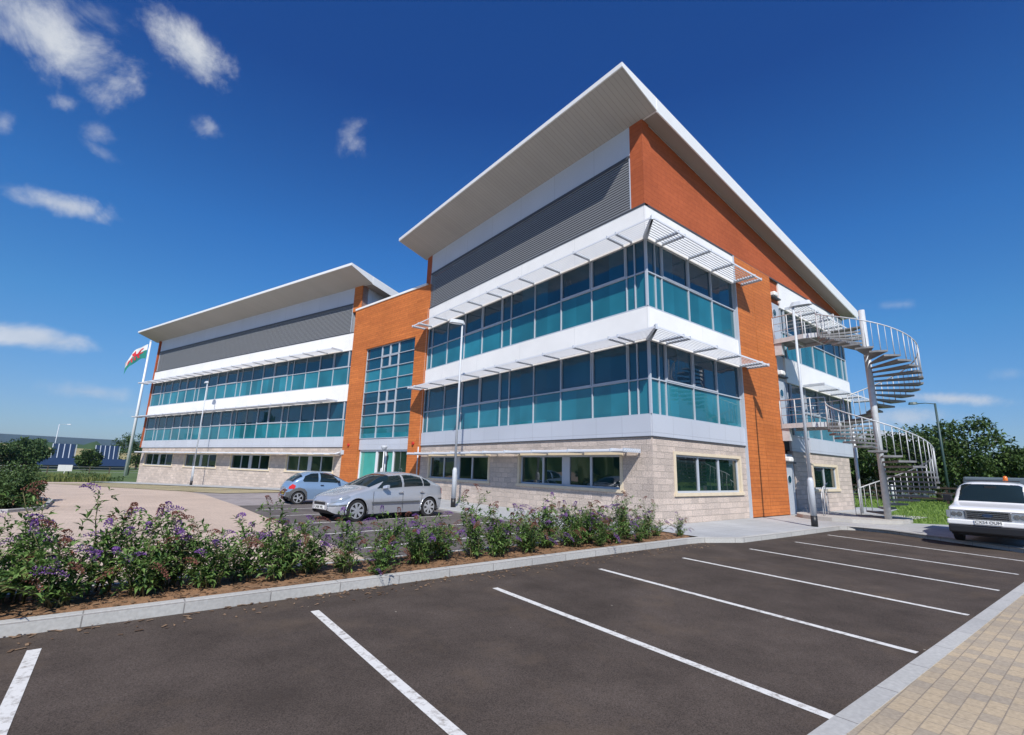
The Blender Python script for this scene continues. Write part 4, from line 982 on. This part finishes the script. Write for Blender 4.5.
for sg in (1,-1):
    MB().hull8([(1.28,sg*.80,.92),(1.42,sg*.80,.92),(1.44,sg*.94,.94),(1.34,sg*.94,.94),(1.30,sg*.80,1.0),(1.42,sg*.80,1.02),(1.44,sg*.93,1.04),(1.36,sg*.93,1.04)]).build('door_mirror', M['black'], blue, bevel=.02)
    MB().box(2.02, 2.15, sg*.815-.015, sg*.815+.015, .80, .83).build('door_handle', M['black'], blue)
place_car(blue, (-5.25,12.42), (-7.45,12.42), .66, 3.04, .73, -.058, side=1 , scale=.98)

# white pickup facing the camera
pick = empty('pickup_truck', (0,0,0), 0, 'white pickup truck with a dark canopy facing the camera at the right edge', 'truck')
C3 = Car(5.0, top=[(0,.80),(.05,.92),(.3,.99),(1.0,1.05),(1.25,1.09),(1.55,1.36),(1.80,1.58),(2.0,1.66),(2.6,1.70),(3.1,1.68),(3.22,1.5),(3.3,1.15),(5.0,1.15)],
         belt=[(0,.78),(.3,.88),(1.2,.98),(3.2,1.02),(5.0,1.02)], low=[(0,.44),(5.0,.44)], width=[(0,.76),(.06,.82),(.3,.86),(4.9,.86),(5.0,.84)], pw=4.2, ph=7.)
sg3 = [[(1.55,1.08),(1.86,1.52),(2.2,1.58),(3.05,1.60),(3.05,1.06)]]
make_car(pick, C3, (.80, 3.75), .36, M['carwhite'], sg3, lambda x,y,z,v: v > 1.0 and 1.24 < x < 1.93 and y < .70-(z-1.1)*.10 and z > 1.10 and z < 1.60 and C3.zt(x)-z < .12,
         None, rim=M['alloy'], arch=1.2, spokes=6)
MB().hull8([(3.25,-.82,1.12),(5.0,-.82,1.12),(5.0,.82,1.12),(3.25,.82,1.12),(3.20,-.74,1.83),(4.9,-.74,1.80),(4.9,.74,1.80),(3.20,.74,1.83)]).build('canopy', M['shed'], pick, bevel=.05)
MB().hull8([(2.3,-.60,1.70),(2.5,-.60,1.70),(2.5,.60,1.70),(2.3,.60,1.70),(2.32,-.6,1.73),(2.48,-.6,1.73),(2.48,.6,1.73),(2.32,.6,1.73)]).build('roof_bar', M['black'], pick)
MB().tube([(2.7,-.28,1.70),(2.7,-.28,1.84),(2.7,-.28,1.87)], .06, 14, radii=[.06,.05,.02]).build('beacon', M['amber'], pick)
# front end detail (nose at x=0)
g = MB().box(-.025, .04, -.44, .44, .66, .88).build('grille', M['black'], pick)
b_ = MB(); b_.box(-.045, .0, -.45, .45, .86, .90); b_.box(-.045, .0, -.45, .45, .655, .68); b_.box(-.045, .0, -.45, -.41, .68, .86); b_.box(-.045, .0, .41, .45, .68, .86)
for z in (.725, .775, .82): b_.box(-.035, .0, -.41, .41, z-.008, z+.008)
b_.build('grille_bars', M['chrome'], g)
MB().add([(-.05,.11*math.cos(t*math.pi/12),.775+.045*math.sin(t*math.pi/12)) for t in range(24)]+[(-.036,.11*math.cos(t*math.pi/12),.775+.045*math.sin(t*math.pi/12)) for t in range(24)], [tuple(range(24))]+[(i,(i+1)%24,(i+1)%24+24,i+24) for i in range(24)]).build('oval_badge', M['solar'], g)
for sg in (1,-1):
    h_ = MB().hull8([(-.03,min(sg*.46,sg*.76),.67),(.06,min(sg*.46,sg*.76),.67),(.06,max(sg*.46,sg*.76),.67),(-.03,max(sg*.46,sg*.76),.67),(-.02,min(sg*.46,sg*.76),.88),(.06,min(sg*.46,sg*.76),.88),(.06,max(sg*.46,sg*.76),.88),(-.02,max(sg*.46,sg*.76),.88)]).build('headlight', M['lens'], pick, bevel=.015)
    MB().box(-.02, .10, min(sg*.76,sg*.845), max(sg*.76,sg*.845), .68, .87).build('indicator', M['amber'] if sg < 0 else M['lens'], pick, bevel=.01)
    MB().hull8([(1.45,sg*.86,1.08),(1.55,sg*.86,1.08),(1.55,sg*1.08,1.08),(1.47,sg*1.08,1.08),(1.45,sg*.86,1.26),(1.55,sg*.86,1.26),(1.55,sg*1.08,1.28),(1.47,sg*1.08,1.28)]).build('door_mirror', M['black'], pick, bevel=.02)
for sg in (1,-1):
    for y_, r_ in ((.56,.062),(.68,.058)): MB().disc_y((-.032, sg*y_, .78), r_, .012, 18, axis='X').build('reflector', M['chrome'], pick)
    MB().box(-.028, .0, min(sg*.44,sg*.78), max(sg*.44,sg*.78), .885, .90).build('lamp_trim', M['black'], pick)
MB().box(-.10, .1, -.84, .84, .50, .64).build('bumper_top', M['carwhite'], pick, bevel=.03)
MB().box(-.09, .1, -.83, .83, .28, .50).build('bumper', M['black'], pick, bevel=.04)
MB().box(-.125, -.10, -.27, .27, .54, .65).build('number_plate', M['plateW'], pick)
text_mesh('CX54 OUM', .105, 'plate_text', M['black'], pick, (-.128,0,.595), (rad(90),0,rad(-90)))
MB().box(1.70, 1.74, -.13, .13, 1.50, 1.56).build('rear_view_mirror', M['black'], pick)
MB().box(1.30, 1.5, -.25, .1, 1.02, 1.10).build('windscreen_papers', M['plateY'], pick)
MB().box(-.0, .5, -.83, -.81, .2, .3).build('mud_flap', M['black'], pick)
pick.location = (4.95, -7.16, -.004); pick.rotation_euler = (0,0,rad(2)); pick.scale = (1.0, 1.0, 1.0)

# ------------------------------------------------------------------ vegetation
def leaf(mb, p, d, up_, L, w, fold=.25):
    """a pointed leaf: 2 quads folded along the midrib"""
    s_ = d.cross(up_); 
    if s_.length < 1e-4: s_ = d.cross(Vector((1,0,0)))
    s_.normalize(); n = s_.cross(d).normalized(); o = len(mb.v)
    mid = p+d*L*.5; tip = p+d*L-n*L*.18
    mb.v += [tuple(p), tuple(mid+s_*w*.5+n*w*fold), tuple(tip), tuple(mid-s_*w*.5+n*w*fold), tuple(mid)]
    mb.f += [(o,o+1,o+2,o+4),(o,o+4,o+2,o+3)]; mb.sm += [False,False]
def rv(a=1): return Vector((random.uniform(-a,a), random.uniform(-a,a), random.uniform(-a,a)))
def make_buddleia(h, spread, n_stem, flowers=6, spent=5):
    st = MB(); lf = MB(); fl = []; spn = []; tips = []
    for i in range(n_stem):
        a = random.uniform(0, 2*math.pi); lean = random.uniform(.15, 1.0)*spread; hh = h*random.uniform(.45, 1.12)*(1-.25*lean/spread)
        pts = []; base = Vector((random.uniform(-.12,.12), random.uniform(-.12,.12), 0))
        for k in range(7):
            t = k/6; pts.append(base+Vector((math.cos(a)*lean*t**1.4, math.sin(a)*lean*t**1.4, hh*(1.12*t-.22*t**3*(lean+.3)))) + rv(.03)*t)
        st.tube(pts, .008, 5, radii=[.011*(1-.75*k/6) for k in range(7)])
        nn = int(hh/.046)
        for q in range(nn):
            t = .10+.88*q/nn; x = t*6; k = min(5, int(x)); p = pts[k].lerp(pts[k+1], x-k); ax = (pts[k+1]-pts[k]).normalized()
            b = q*1.57+random.uniform(-.4,.4)
            for sgn in (0, math.pi):
                d = Vector((math.cos(b+sgn), math.sin(b+sgn), random.uniform(-.25,.55))).normalized()
                L = random.uniform(.08,.18)*(1.05-.35*t); leaf(lf, p, (d+ax*.3).normalized(), Vector((0,0,1))+rv(.3), L, L*.30)
                if random.random() < .42:   # short side shoot
                    e = p+d*random.uniform(.05,.16)+Vector((0,0,.03)); 
                    for w_ in range(4): leaf(lf, e, (rv()+d*.6+Vector((0,0,.4))).normalized(), Vector((0,0,1))+rv(.4), L*.75, L*.27)
        tips.append((pts[-1], (pts[-1]-pts[-2]).normalized()))
    random.shuffle(tips)
    for i, (p, d) in enumerate(tips[:flowers+spent]):
        L = random.uniform(.17,.32); tgt = MB(); (fl if i < flowers else spn).append(tgt)
        d = (d+Vector((random.uniform(-.7,.7), random.uniform(-.7,.7), -.1))).normalized(); n = 60
        for q in range(n):
            t = q/n; r = .022*(1-t)**.7+.004; a = q*2.4
            e1 = d.cross(Vector((0,0,1))); 
            if e1.length < .05: e1 = Vector((1,0,0))
            e1.normalize(); e2 = d.cross(e1); o = p+d*L*t+Vector((0,0,-.13*t*t))+ (e1*math.cos(a)+e2*math.sin(a))*r
            leaf(tgt, o, ((e1*math.cos(a)+e2*math.sin(a))+d*.4+rv(.3)).normalized(), rv(), .022, .02)
    return st, lf, fl, spn
def put_plant(bits, name, loc, rz, label, cat, group, sc=1, leafm=None, first=None):
    root = empty(name, loc, rz, label, cat, group); root.scale = (sc,sc,sc)
    st, lf, fl, spn = bits
    for nm, b, mm in [('stems', st, M['stem']), ('foliage', lf, leafm or M['leafA'])]+[('flower_spike', q, M['flower']) for q in fl]+[('spent_spike', q, M['spent']) for q in spn]:
        b.build(nm, mm, root)
    return root
protos = [put_plant(make_buddleia(1.1,.85,15,6,6), 'buddleia_bush', (0,0,-30), 0, '', '', ''), put_plant(make_buddleia(1.0,.72,12,4,7), 'buddleia_bush', (0,0,-30), 0, '', '', ''),
          put_plant(make_buddleia(1.05,.66,10,6,5), 'buddleia_bush', (0,0,-30), 0, '', '', ''), put_plant(make_buddleia(.85,.85,14,4,6), 'buddleia_bush', (0,0,-30), 0, '', '', ''),
          put_plant(make_buddleia(1.15,.6,9,4,6), 'buddleia_bush', (0,0,-30), 0, '', '', ''), put_plant(make_buddleia(.8,.95,16,7,3), 'buddleia_bush', (0,0,-30), 0, '', '', '')]
BUSH = [(-15.4,-1.6,1.15),(-14.75,-1.75,1.02),(-14.35,-1.35,.98),(-14.0,-1.8,.98),(-13.6,-1.35,1.05),(-13.25,-1.75,.92),(-12.9,-1.4,1.02),(-12.5,-1.7,.95),(-12.05,-1.45,1.0),(-11.65,-1.75,.92),(-11.15,-1.5,.92),(-10.65,-1.75,.84),
        (-10.25,-2.1,.36),(-9.9,-1.5,.86),(-9.35,-1.7,.86),(-8.75,-1.5,.9),(-8.15,-1.65,.96),(-7.4,-1.5,.98),(-6.85,-1.75,.86),(-6.2,-1.5,.94),(-5.5,-1.7,.90),(-4.85,-1.45,1.0),(-4.2,-1.7,.92),(-3.5,-1.5,.88),(-2.8,-1.7,.74),(-2.1,-1.5,.5),(-1.55,-1.85,.52)]
BUSH2 = [(-14.55,-1.15,.8),(-13.05,-1.2,.75),(-11.4,-1.2,.7),(-9.05,-1.2,.8),(-7.75,-1.85,.72),(-6.5,-1.2,.85),(-5.85,-1.3,.8),(-5.15,-1.25,.85),(-4.5,-1.2,.8),(-3.85,-1.25,.85),(-3.15,-1.3,.8),(-2.45,-1.25,.6),(-3.45,-1.95,.55),(-4.9,-1.95,.5)]
ORD = ['leftmost','second from the left','third from the left','fourth from the left','fifth from the left','sixth from the left','seventh from the left','eighth from the left','ninth from the left','tenth from the left','eleventh from the left','twelfth from the left',
       'low sprawling','fourteenth from the left','thirteenth from the right end','twelfth from the right end','eleventh from the right end','tenth from the right end','ninth from the right end','eighth from the right end','seventh from the right end','sixth from the right end','fifth from the right end','fourth from the right end','third from the right end','second from the right end','small rightmost']
used = set()
for i, (x, y, sc) in enumerate(BUSH):
    k = (i*5+i//6) % 6
    if k in used: o = copy_tree(protos[k])
    else: o = protos[k]; used.add(k)
    o.location = (x, y, -.005); o.rotation_euler = (0,0,i*1.9); f = sc*random.uniform(1.02,1.12); o.scale = (f, f, f)
    if sc < .4: o.scale = (.75,.75,.42); lab = 'low sprawling buddleia spilling over the kerb in the middle of the bed'
    else: lab = '%s of the purple flowering buddleia bushes along the kerbed bed' % ORD[i]
    tag(o, lab, 'bush', 'buddleia bushes in the planted bed')
lit = MB()
for i in range(2600):
    x = random.uniform(-15.5,-1.2); y = -2.25+random.choice((random.uniform(0,1.2),)*5+(-random.random()**2.2*.55-.15,)); z = .004 if y > -2.27 else -.112
    a = random.uniform(0,3.14); l = random.uniform(.012,.04); w = l*.4; c, s_ = math.cos(a), math.sin(a); t = random.uniform(0,.012)
    lit.add([(x+c*l-s_*w,y+s_*l+c*w,z+t),(x-c*l-s_*w,y-s_*l+c*w,z),(x-c*l+s_*w,y-s_*l-c*w,z+t*.5),(x+c*l+s_*w,y+s_*l-c*w,z+.004)], [(0,1,2,3)])
tag(lit.build('bark_chips', foliage_mat('bark chip', (.10,.055,.03), (.36,.24,.15))), 'loose bark chips over the bed and spilled on the asphalt', 'bark chips', kind='stuff')
NEAR = ['behind the leftmost bushes of the bed','at the back of the bed in front of the pink paving','at the back of the bed below the yellow bays','behind the low gap in the middle of the bed','close to the kerb below the rear of the silver car','at the back of the bed below the near lamp post','at the back of the bed right of the near lamp post','at the back of the bed below the second ground floor window','at the back of the bed before the widest ground floor window','at the back of the bed under the middle of the canopy','at the back of the bed under the right end of the canopy','at the back of the bed near its right end','tucked at the kerb edge under the main block corner','tucked at the kerb edge before the widest ground floor window']
for i, ((x, y, sc), nr) in enumerate(zip(BUSH2, NEAR)):
    o = copy_tree(protos[(i*5+2) % 6]); o.location = (x, y, -.005); o.rotation_euler = (0,0,i*2.3+.7); o.scale = (sc*1.1,)*3
    tag(o, 'small buddleia '+nr, 'bush', 'buddleia bushes in the planted bed')
# loose crown builder for trees, hedges
def crown(n_clump, box_, leaf_n, L, rnd=1, hollow=.35, flat=.8):
    mb = MB()
    for i in range(n_clump):
        while True:
            q = rv(1)
            if hollow < q.length < 1: break
        c = Vector((q.x*box_[0], q.y*box_[1], q.z*box_[2])); r = min(box_)*random.uniform(.16,.34)
        for k in range(leaf_n):
            d = rv(1).normalized(); p = c+Vector((d.x*r, d.y*r, d.z*r*flat))*random.uniform(.3,1.15)
            leaf(mb, p, (rv(1)+d*.5).normalized(), Vector((0,0,1))+rv(.6), L*random.uniform(.6,1.2), L*.55)
    return mb
def tree(name, loc, h, cw, label, cat='tree', group=None, trunk_h=.3, n=60, leaf_n=70, L=.28, mm=None, low=False):
    root = empty(name, loc, random.uniform(0,6), label, cat, group)
    t = MB(); t.tube([(0,0,0),(.05,0,h*.3),(0,.06,h*.62)], .12, 8, radii=[h*.028, h*.020, h*.008])
    for k in range(7):
        a = k*.9+random.random(); z0 = h*(.22+.05*k); t.tube([(0,0,z0),(math.cos(a)*cw*.25,math.sin(a)*cw*.25,z0+h*.12),(math.cos(a)*cw*.42,math.sin(a)*cw*.42,z0+h*.26)], .04, 6, radii=[h*.010,h*.006,h*.003])
    t.build('trunk', M['bark'], root)
    ch = h*(1-trunk_h)/2; c = crown(n, (cw/2, cw/2, ch), leaf_n, L); o = c.build('crown', mm or M['leafB'], root, loc=(0,0,h-ch)); return root
# right hand trees (line behind the fence)
TR = [(38.5,7.5,5.6,6),(37.5,3.5,6.0,6),(38.6,-.1,6.6,6),(39.6,-2.0,7.0,5.6),(40.5,-5.2,4.7,4.6),(42,-9.4,2.9,5),(44,-17.0,4.0,6),(45,-21,3.3,6),(50,-27,3.2,7),(48,3,7.0,8),(53,-4.0,5.2,6),(55,12,6.5,8)]
TO = ['dark bushy tree just right of the building end, behind the stair foot','dark bushy tree behind the spiral stair pole','dark green tree seen through the lower stair flight','tall dark tree just right of the lower stair flight','dark tree directly behind the green street lamp','tall dark tree between the street lamp and the pickup','broad dark tree behind the cab of the pickup','lower dark tree above the pickup canopy','small tree at the far right behind the pickup','tree of the back row behind the lower stair flight','tree of the back row right of the green street lamp','distant tree beyond the end of the building']
for (x, y, h, cw), lab in zip(TR, TO):
    tree('deciduous_tree', (x,y,-.2), h, cw, lab, group='trees behind the right hand fence', trunk_h=.12, n=64, leaf_n=70, L=.34)
# understorey hedge on the right (dense mass beneath the trees)
def hedge(name, pts, h, w, label, mm, L=.16, dens=420):
    mb = MB()
    for (a, b) in zip(pts[:-1], pts[1:]):
        a = Vector(a); b = Vector(b); d = b-a; n = int(d.length*dens/ (10*L))
        s_ = Vector((-d.y,d.x,0)).normalized()
        for i in range(n):
            t = random.random(); hh = h*(.75+.25*math.sin(t*d.length*1.3)+random.uniform(-.12,.12)); z = hh*random.random()**.6
            p = a+d*t+s_*random.uniform(-w,w)*.5*(1-.5*(z/h)**2)+Vector((0,0,z)); leaf(mb, p, rv().normalized(), Vector((0,0,1))+rv(.5), L*random.uniform(.6,1.3), L*.5)
    o = mb.build(name, mm); return tag(o, label, 'hedge')
hedge('hedge', [(45,14,-.1),(45.5,-4,-.1),(46.5,-30,-.1)], 2.8, 2.6, 'dark shaded hedge along the foot of the trees at the right', M['leafB'], L=.34, dens=330)
# post and rail fence on the right
FN = empty('post_and_rail_fence', (34,0,0), 0, 'dark timber post and rail fence along the back of the lawn', 'fence')
ps = [(-1.0,9.0-2.1*i) for i in range(12)]
for i, (x, y) in enumerate(ps): MB().box(x-.07+.04*i*0, x+.07, y-.07, y+.07, -.1, 1.3).build('post', M['timber'], FN, loc=(.09*i,0,0))
for z in (.42, .80, 1.18):
    mb = MB()
    for i in range(len(ps)-1):
        a = Vector((ps[i][0]+.09*i-.09, ps[i][1], z)); b = Vector((ps[i+1][0]+.09*(i+1)-.09, ps[i+1][1], z)); mb.add([a+Vector(v) for v in ((-.02,0,-.06),(.02,0,-.06),(.02,0,.06),(-.02,0,.06))]+[b+Vector(v) for v in ((-.02,0,-.06),(.02,0,-.06),(.02,0,.06),(-.02,0,.06))], [(0,1,2,3),(4,7,6,5),(0,4,5,1),(1,5,6,2),(2,6,7,3),(3,7,4,0)])
    mb.build('rail', M['timber'], FN)
o = MB().tube([(0,0,0),(0,0,1.35)], .08, 10).build('marker_post', M['galv'], None, loc=(30.5,1.0,0)); tag(o, 'short pale metal post on the lawn near the timber fence', 'post')
o = MB().box(-1.2,1.2,-.8,.8,0,.02).build('inspection_slab', M['concrete'], None, loc=(14.6,-2.9,-.004)); tag(o, 'flat concrete slab set in the lawn behind the stair', 'slab')
# far buildings
def shed(loc, rz, L, W, h, label, mm, rm):
    r = empty('warehouse', loc, rz, label, 'building')
    MB().box(-L/2,L/2,-W/2,W/2,0,h).build('wall', mm, r)
    MB().add([(-L/2-.3,-W/2-.3,h),(L/2+.3,-W/2-.3,h),(L/2+.3,W/2+.3,h),(-L/2-.3,W/2+.3,h),(-L/2-.3,0,h+1.4),(L/2+.3,0,h+1.4)], [(0,1,5,4),(2,3,4,5),(1,2,5),(3,0,4),(0,3,2,1)]).build('roof', rm, r)
    mb = MB(); mb.box(-L/2-.02,L/2+.02,-W/2-.03,-W/2-.0,h-.5,h-.1); mb.build('cladding_band', M['pale'], r); return r
shed((64,10,0), rad(20), 11, 14, 6.2, 'blue grey clad industrial building glimpsed between the block wall and the stair pole', M['shed'], M['pale'])
shed((70,-41,0), rad(75), 40, 16, 2.9, 'long low dark roofed building behind the pickup at the right edge', M['shed'], M['shedroof'])

# ------------------------------------------------------------------ left background
# hedge shrubs at the left edge of the lot
for i, (x, y, h_, w_, lab) in enumerate([(-17.3,16.4,1.55,3.0,'dense dark green shrub mass at the left edge beside the car park'),(-16.6,13.2,1.15,2.1,'rounded dark shrub at the near end of the left planting island'),(-18.9,20.0,1.5,3.4,'dark shrub at the back of the left planting island')]):
    r = empty('shrub', (x,y,-.05), 0, lab, 'shrub', 'shrubs on the left island')
    crown(60, (w_/2, w_/2*.9, h_*.5), 90, .11, hollow=.2).build('foliage', M['leafC'], r, loc=(0,0,h_*.48)); MB().tube([(0,0,0),(0,0,h_*.5)], .04, 6).build('stem', M['bark'], r)
sheet([(-30,11.7),(-16.2,11.7),(-15.5,12.6),(-15.6,16),(-17.5,22.5),(-30,24)], -.03, 'planting_island', M['mulch'], 'mulched island under the left shrubs', 'flower bed')
kerb([(-30,11.6),(-16.1,11.6),(-15.35,12.6),(-15.45,16.1),(-17.35,22.6)][::1], .12, -.1, .05, 'island_kerb', 'low kerb around the left planting island')
# overhanging branch of a small tree just outside the left edge
r = empty('young_tree', (-18.6,5.6,-.05), 0, 'slim young tree whose leafy twig enters at the left edge', 'tree')
MB().tube([(0,0,0),(.05,0,1.4),(0,.1,2.6),(0,.05,3.6)], .05, 8, radii=[.05,.04,.025,.01]).build('trunk', M['bark'], r)
tw = MB(); lf = MB(); rf = MB()
for k in range(26):
    a = k*2.4; z = 1.2+2.2*k/26; l_ = .75*(1-.4*k/26); e = Vector((math.cos(a)*l_, math.sin(a)*l_, z+.35)); s0 = Vector((0,.05,z)); tw.tube([s0, s0.lerp(e,.5)+Vector((0,0,.05)), e], .01, 5)
    for q in range(34):
        p = s0.lerp(e, random.uniform(.25,1.05))+rv(.10); leaf(rf if random.random() < .12 else lf, p, rv().normalized(), Vector((0,0,1))+rv(.5), .09, .045)
tw.build('twigs', M['bark'], r); lf.build('crown', M['leafC'], r); rf.build('red_leaves', M['spent'], r)
# verge grasses beyond the lot
def grass_tufts(name, region, n, L, label, mm, w=.02):
    mb = MB()
    for i in range(n):
        x = random.uniform(region[0], region[1]); y = random.uniform(region[2], region[3]); z = gz(x,y)-.2; a = random.uniform(0,6.3); l = L*random.uniform(.4,1.1); o = len(mb.v); ww = w*random.uniform(.6,1.4)
        dx, dy = math.cos(a)*ww, math.sin(a)*ww; bx, by = random.uniform(-.3,.3)*l, random.uniform(-.3,.3)*l
        mb.v += [(x-dx,y-dy,z),(x+dx,y+dy,z),(x+bx*.4+dx*.6,y+by*.4+dy*.6,z+l*.6),(x+bx*.4-dx*.6,y+by*.4-dy*.6,z+l*.6),(x+bx,y+by,z+l)]; mb.f += [(o,o+1,o+2,o+3),(o+3,o+2,o+4)]; mb.sm += [False,False]
    o = mb.build(name, mm); return tag(o, label, 'grass', kind='stuff')
def lawn_blades():
    mb = MB()
    for i in range(26000):
        x = 11.5+(random.random()**1.5)*26; y = random.uniform(-14, 6)
        if y < -4.2-(x-11.5)*1.2 or (x < 22 and y > -2.6+(x-13)*.14): continue
        l = random.uniform(.03,.09)*(1+.03*x); a = random.uniform(0,6.3); w = .008*(1+x*.12); o = len(mb.v); dx, dy = math.cos(a)*w, math.sin(a)*w
        mb.v += [(x-dx,y-dy,-.01),(x+dx,y+dy,-.01),(x+random.uniform(-.5,.5)*l,y+random.uniform(-.5,.5)*l,l)]; mb.f.append((o,o+1,o+2)); mb.sm.append(False)
    return tag(mb.build('lawn_grass', foliage_mat('lawn blade', (.09,.17,.025), (.24,.34,.08))), 'short bright grass blades of the lawn behind the stair', 'grass', kind='stuff')
lawn_blades()
grass_tufts('rough_grass', (-60,-14.5,61,78), 24000, .75, 'long yellow green verge grass beyond the car park', M['leafD'], w=.05)
for k, (p0, p1, hh, lab) in enumerate([((-22.5,63.5),(-13.2,62.5),.95,'low green planting between the car park and the flagpole'),((-50,64),(-24,64.5),.7,'low green planting along the far left edge of the car park')]):
    hedge('low_hedge', [(p0[0],p0[1],-1.0),(p1[0],p1[1],-1.0)], hh, 2.6, lab, M['leafC'], L=.22, dens=330)
WF = empty('wire_fence', (-40,84,-.75), 0, 'pale timber post and wire fence across the far side of the meadow', 'fence')
for i in range(20): MB().box(-.06,.06,-.06,.06,0,1.15).build('post', M['bark'], WF, loc=(2.2*i-10,-.1*i,0))
mb = MB()
for z in (.35,.7,1.05): MB().tube([(-10,0,z),(32,-1.9,z)], .018, 5).build('wire', M['galv'], WF)
o = MB().box(-.75,.75,-.04,.04,.5,1.35).add([],[]).box(-.05,.05,-.03,.03,0,.5).build('notice_board', M['white'], None, loc=(-19.6,82.0,-.8)); o.rotation_euler = (0,0,rad(10)); tag(o, 'small blank white board standing low in the meadow grass', 'board')
# solar arrays / long blue roof
def array(loc, n, w, h, label, rz=rad(8)):
    r = empty('solar_array', loc, rz, label, 'solar array', 'solar arrays in the distance')
    for i in range(n):
        p = MB().hull8([(i*w,0,0),(i*w+w*.84,0,0),(i*w+w*.84,.12,0),(i*w,.12,0),(i*w,1.4,h),(i*w+w*.84,1.4,h),(i*w+w*.84,1.52,h),(i*w,1.52,h)]).build('panel', M['solar'], r)
        MB().hull8([(i*w-w*.16,-.03,0),(i*w,-.03,0),(i*w,.12,0),(i*w-w*.16,.12,0),(i*w-w*.16,1.37,h),(i*w,1.37,h),(i*w,1.52,h),(i*w-w*.16,1.52,h)]).build('frame', M['frame'], p)
    MB().box(n*w-w*.16, n*w-.02, -.03, .1, 0, h*.98).build('end_frame', M['frame'], r)
    lg = MB(); lg.box(.2,.5,.5,.8,-3.6,.2); lg.box(n*w-.6,n*w-.3,.5,.8,-3.6,.2); lg.build('leg', M['galv'], r); return r
array((-26.0,139.5,.65), 4, .98, 3.9, 'left solar panel array with four blue panels above the long blue roof')
array((-18.6,139.8,.65), 5, .86, 3.9, 'right solar panel array with five narrow blue panels beside the flagpole')
r = empty('low_building', (-20,139,-1.0), 0, 'long low building with a blue roof under the solar arrays', 'building')
MB().box(-7.5,7.2,-2,4,0,.9).build('wall', M['shed'], r); MB().hull8([(-7.9,-3,.8),(7.6,-3,.8),(7.6,5,.8),(-7.9,5,.8),(-7.8,-1,2.4),(7.5,-1,2.4),(7.5,3,2.4),(-7.8,3,2.4)]).build('roof', M['solar'], r)
# distant trees left
LT = [(-27.5,118,5.9,6.5),(-31.5,116,5.0,6.5),(-36,120,5.6,7),(-19.0,125,4.4,4.0),(-10.5,150,9.5,11),(-2,155,9,11),(-52,110,6.5,10),(6,150,9,12),(-31.5,150,7,8)]
LO = ['bushy green tree left of the left solar array','lower bushy tree at the left picture edge beyond the meadow','bushy tree furthest left beyond the meadow','dark conical bush in front of the gap between the solar arrays','dark tree clump just left of the flagpole in the distance','dark tree between the flagpole and the building end','tree outside the left edge beyond the meadow','distant tree hidden by the end of the far wing','far small tree behind the left solar array']
for (x, y, h, cw), lab in zip(LT, LO): tree('deciduous_tree', (x,y,-1.2), h, cw, lab, group='trees beyond the meadow', trunk_h=.08, n=60, leaf_n=60, L=.5, mm=M['leafC'] if y < 120 else M['leafB'])
lamp((-26.0,141,-1), 9.9, 'far away street lamp rising above the left solar array', rz=rad(-28), arm=1.6, m=M['post'], thin=.10, sleeve=False, headl=.9)
# field rise, hedge line and hills
def ridge(name, dist, base, hts, a0, a1, depth, material, label):
    mb = MB(); n = len(hts)
    for i, h_ in enumerate(hts):
        a = rad(a0+(a1-a0)*i/(n-1)); c, s_ = math.cos(a), math.sin(a)
        for (k, z) in ((0, base), (depth*.35, base+h_*.55), (depth*.7, base+h_*.93), (depth, base+h_), (depth*2, base)): mb.v.append((CAM.x+c*(dist+k), CAM.y+s_*(dist+k), z))
    for i in range(n-1):
        for j in range(4): mb.f.append((i*5+j, (i+1)*5+j, (i+1)*5+j+1, i*5+j+1)); mb.sm.append(True)
    return structure(mb.build(name, material), label, 'hill')
hn = 120
ridge('field_rise', 190, -1.3, [7.6+1.2*math.sin(i*.13)+.5*math.sin(i*.5) for i in range(hn)], 50, 106, 150, M['field'], 'dry golden field rising beyond the meadow')
ridge('wooded_ridge', 420, -1.3, [12.5+1.5*math.sin(i*.7)+1.0*math.sin(i*1.9)+random.uniform(-.8,.8) for i in range(400)], -60, 108, 60, M['leafB'], 'dark hedgerow and woodland line beyond the golden field')
ridge('hills', 2600, -3, [100+9*math.sin(i*.08+1.0)+4*math.sin(i*.23) for i in range(hn)], -60, 170, 900, M['hill'], 'long blue wooded hills on the left horizon')
ridge('near_woodland', 75, -1.3, [9+1.8*math.sin(i*.7)+1.2*math.sin(i*1.9)+random.uniform(-.8,.8) for i in range(400)], 109, 330, 12, M['leafB'], 'dark woodland edge across the road behind the viewer')
hedge('field_hedge', [(-70,176,-.8),(20,182,-.8)], 3.2, 4, 'dark hedgerow along the foot of the golden field', M['leafB'], L=.9, dens=420)

# ------------------------------------------------------------------ haze
hb = MB().box(-5200, 5200, -5200, 5200, -9, 125).build('haze', M['white'])
hm = bpy.data.materials.new('haze air'); hm.use_nodes = True; nt = hm.node_tree; nt.nodes.clear()
vo = nt.nodes.new('ShaderNodeVolumePrincipled'); vo.inputs['Color'].default_value = (.62,.78,1,1); vo.inputs['Density'].default_value = .00011; vo.inputs['Anisotropy'].default_value = .2
ou = nt.nodes.new('ShaderNodeOutputMaterial'); nt.links.new(vo.outputs[0], ou.inputs['Volume'])
hb.data.materials.clear(); hb.data.materials.append(hm); tag(hb, 'thin pale blue haze over the whole landscape', 'haze', kind='stuff')
scene.cycles.volume_bounces = 0
scene.cycles.max_bounces = 6
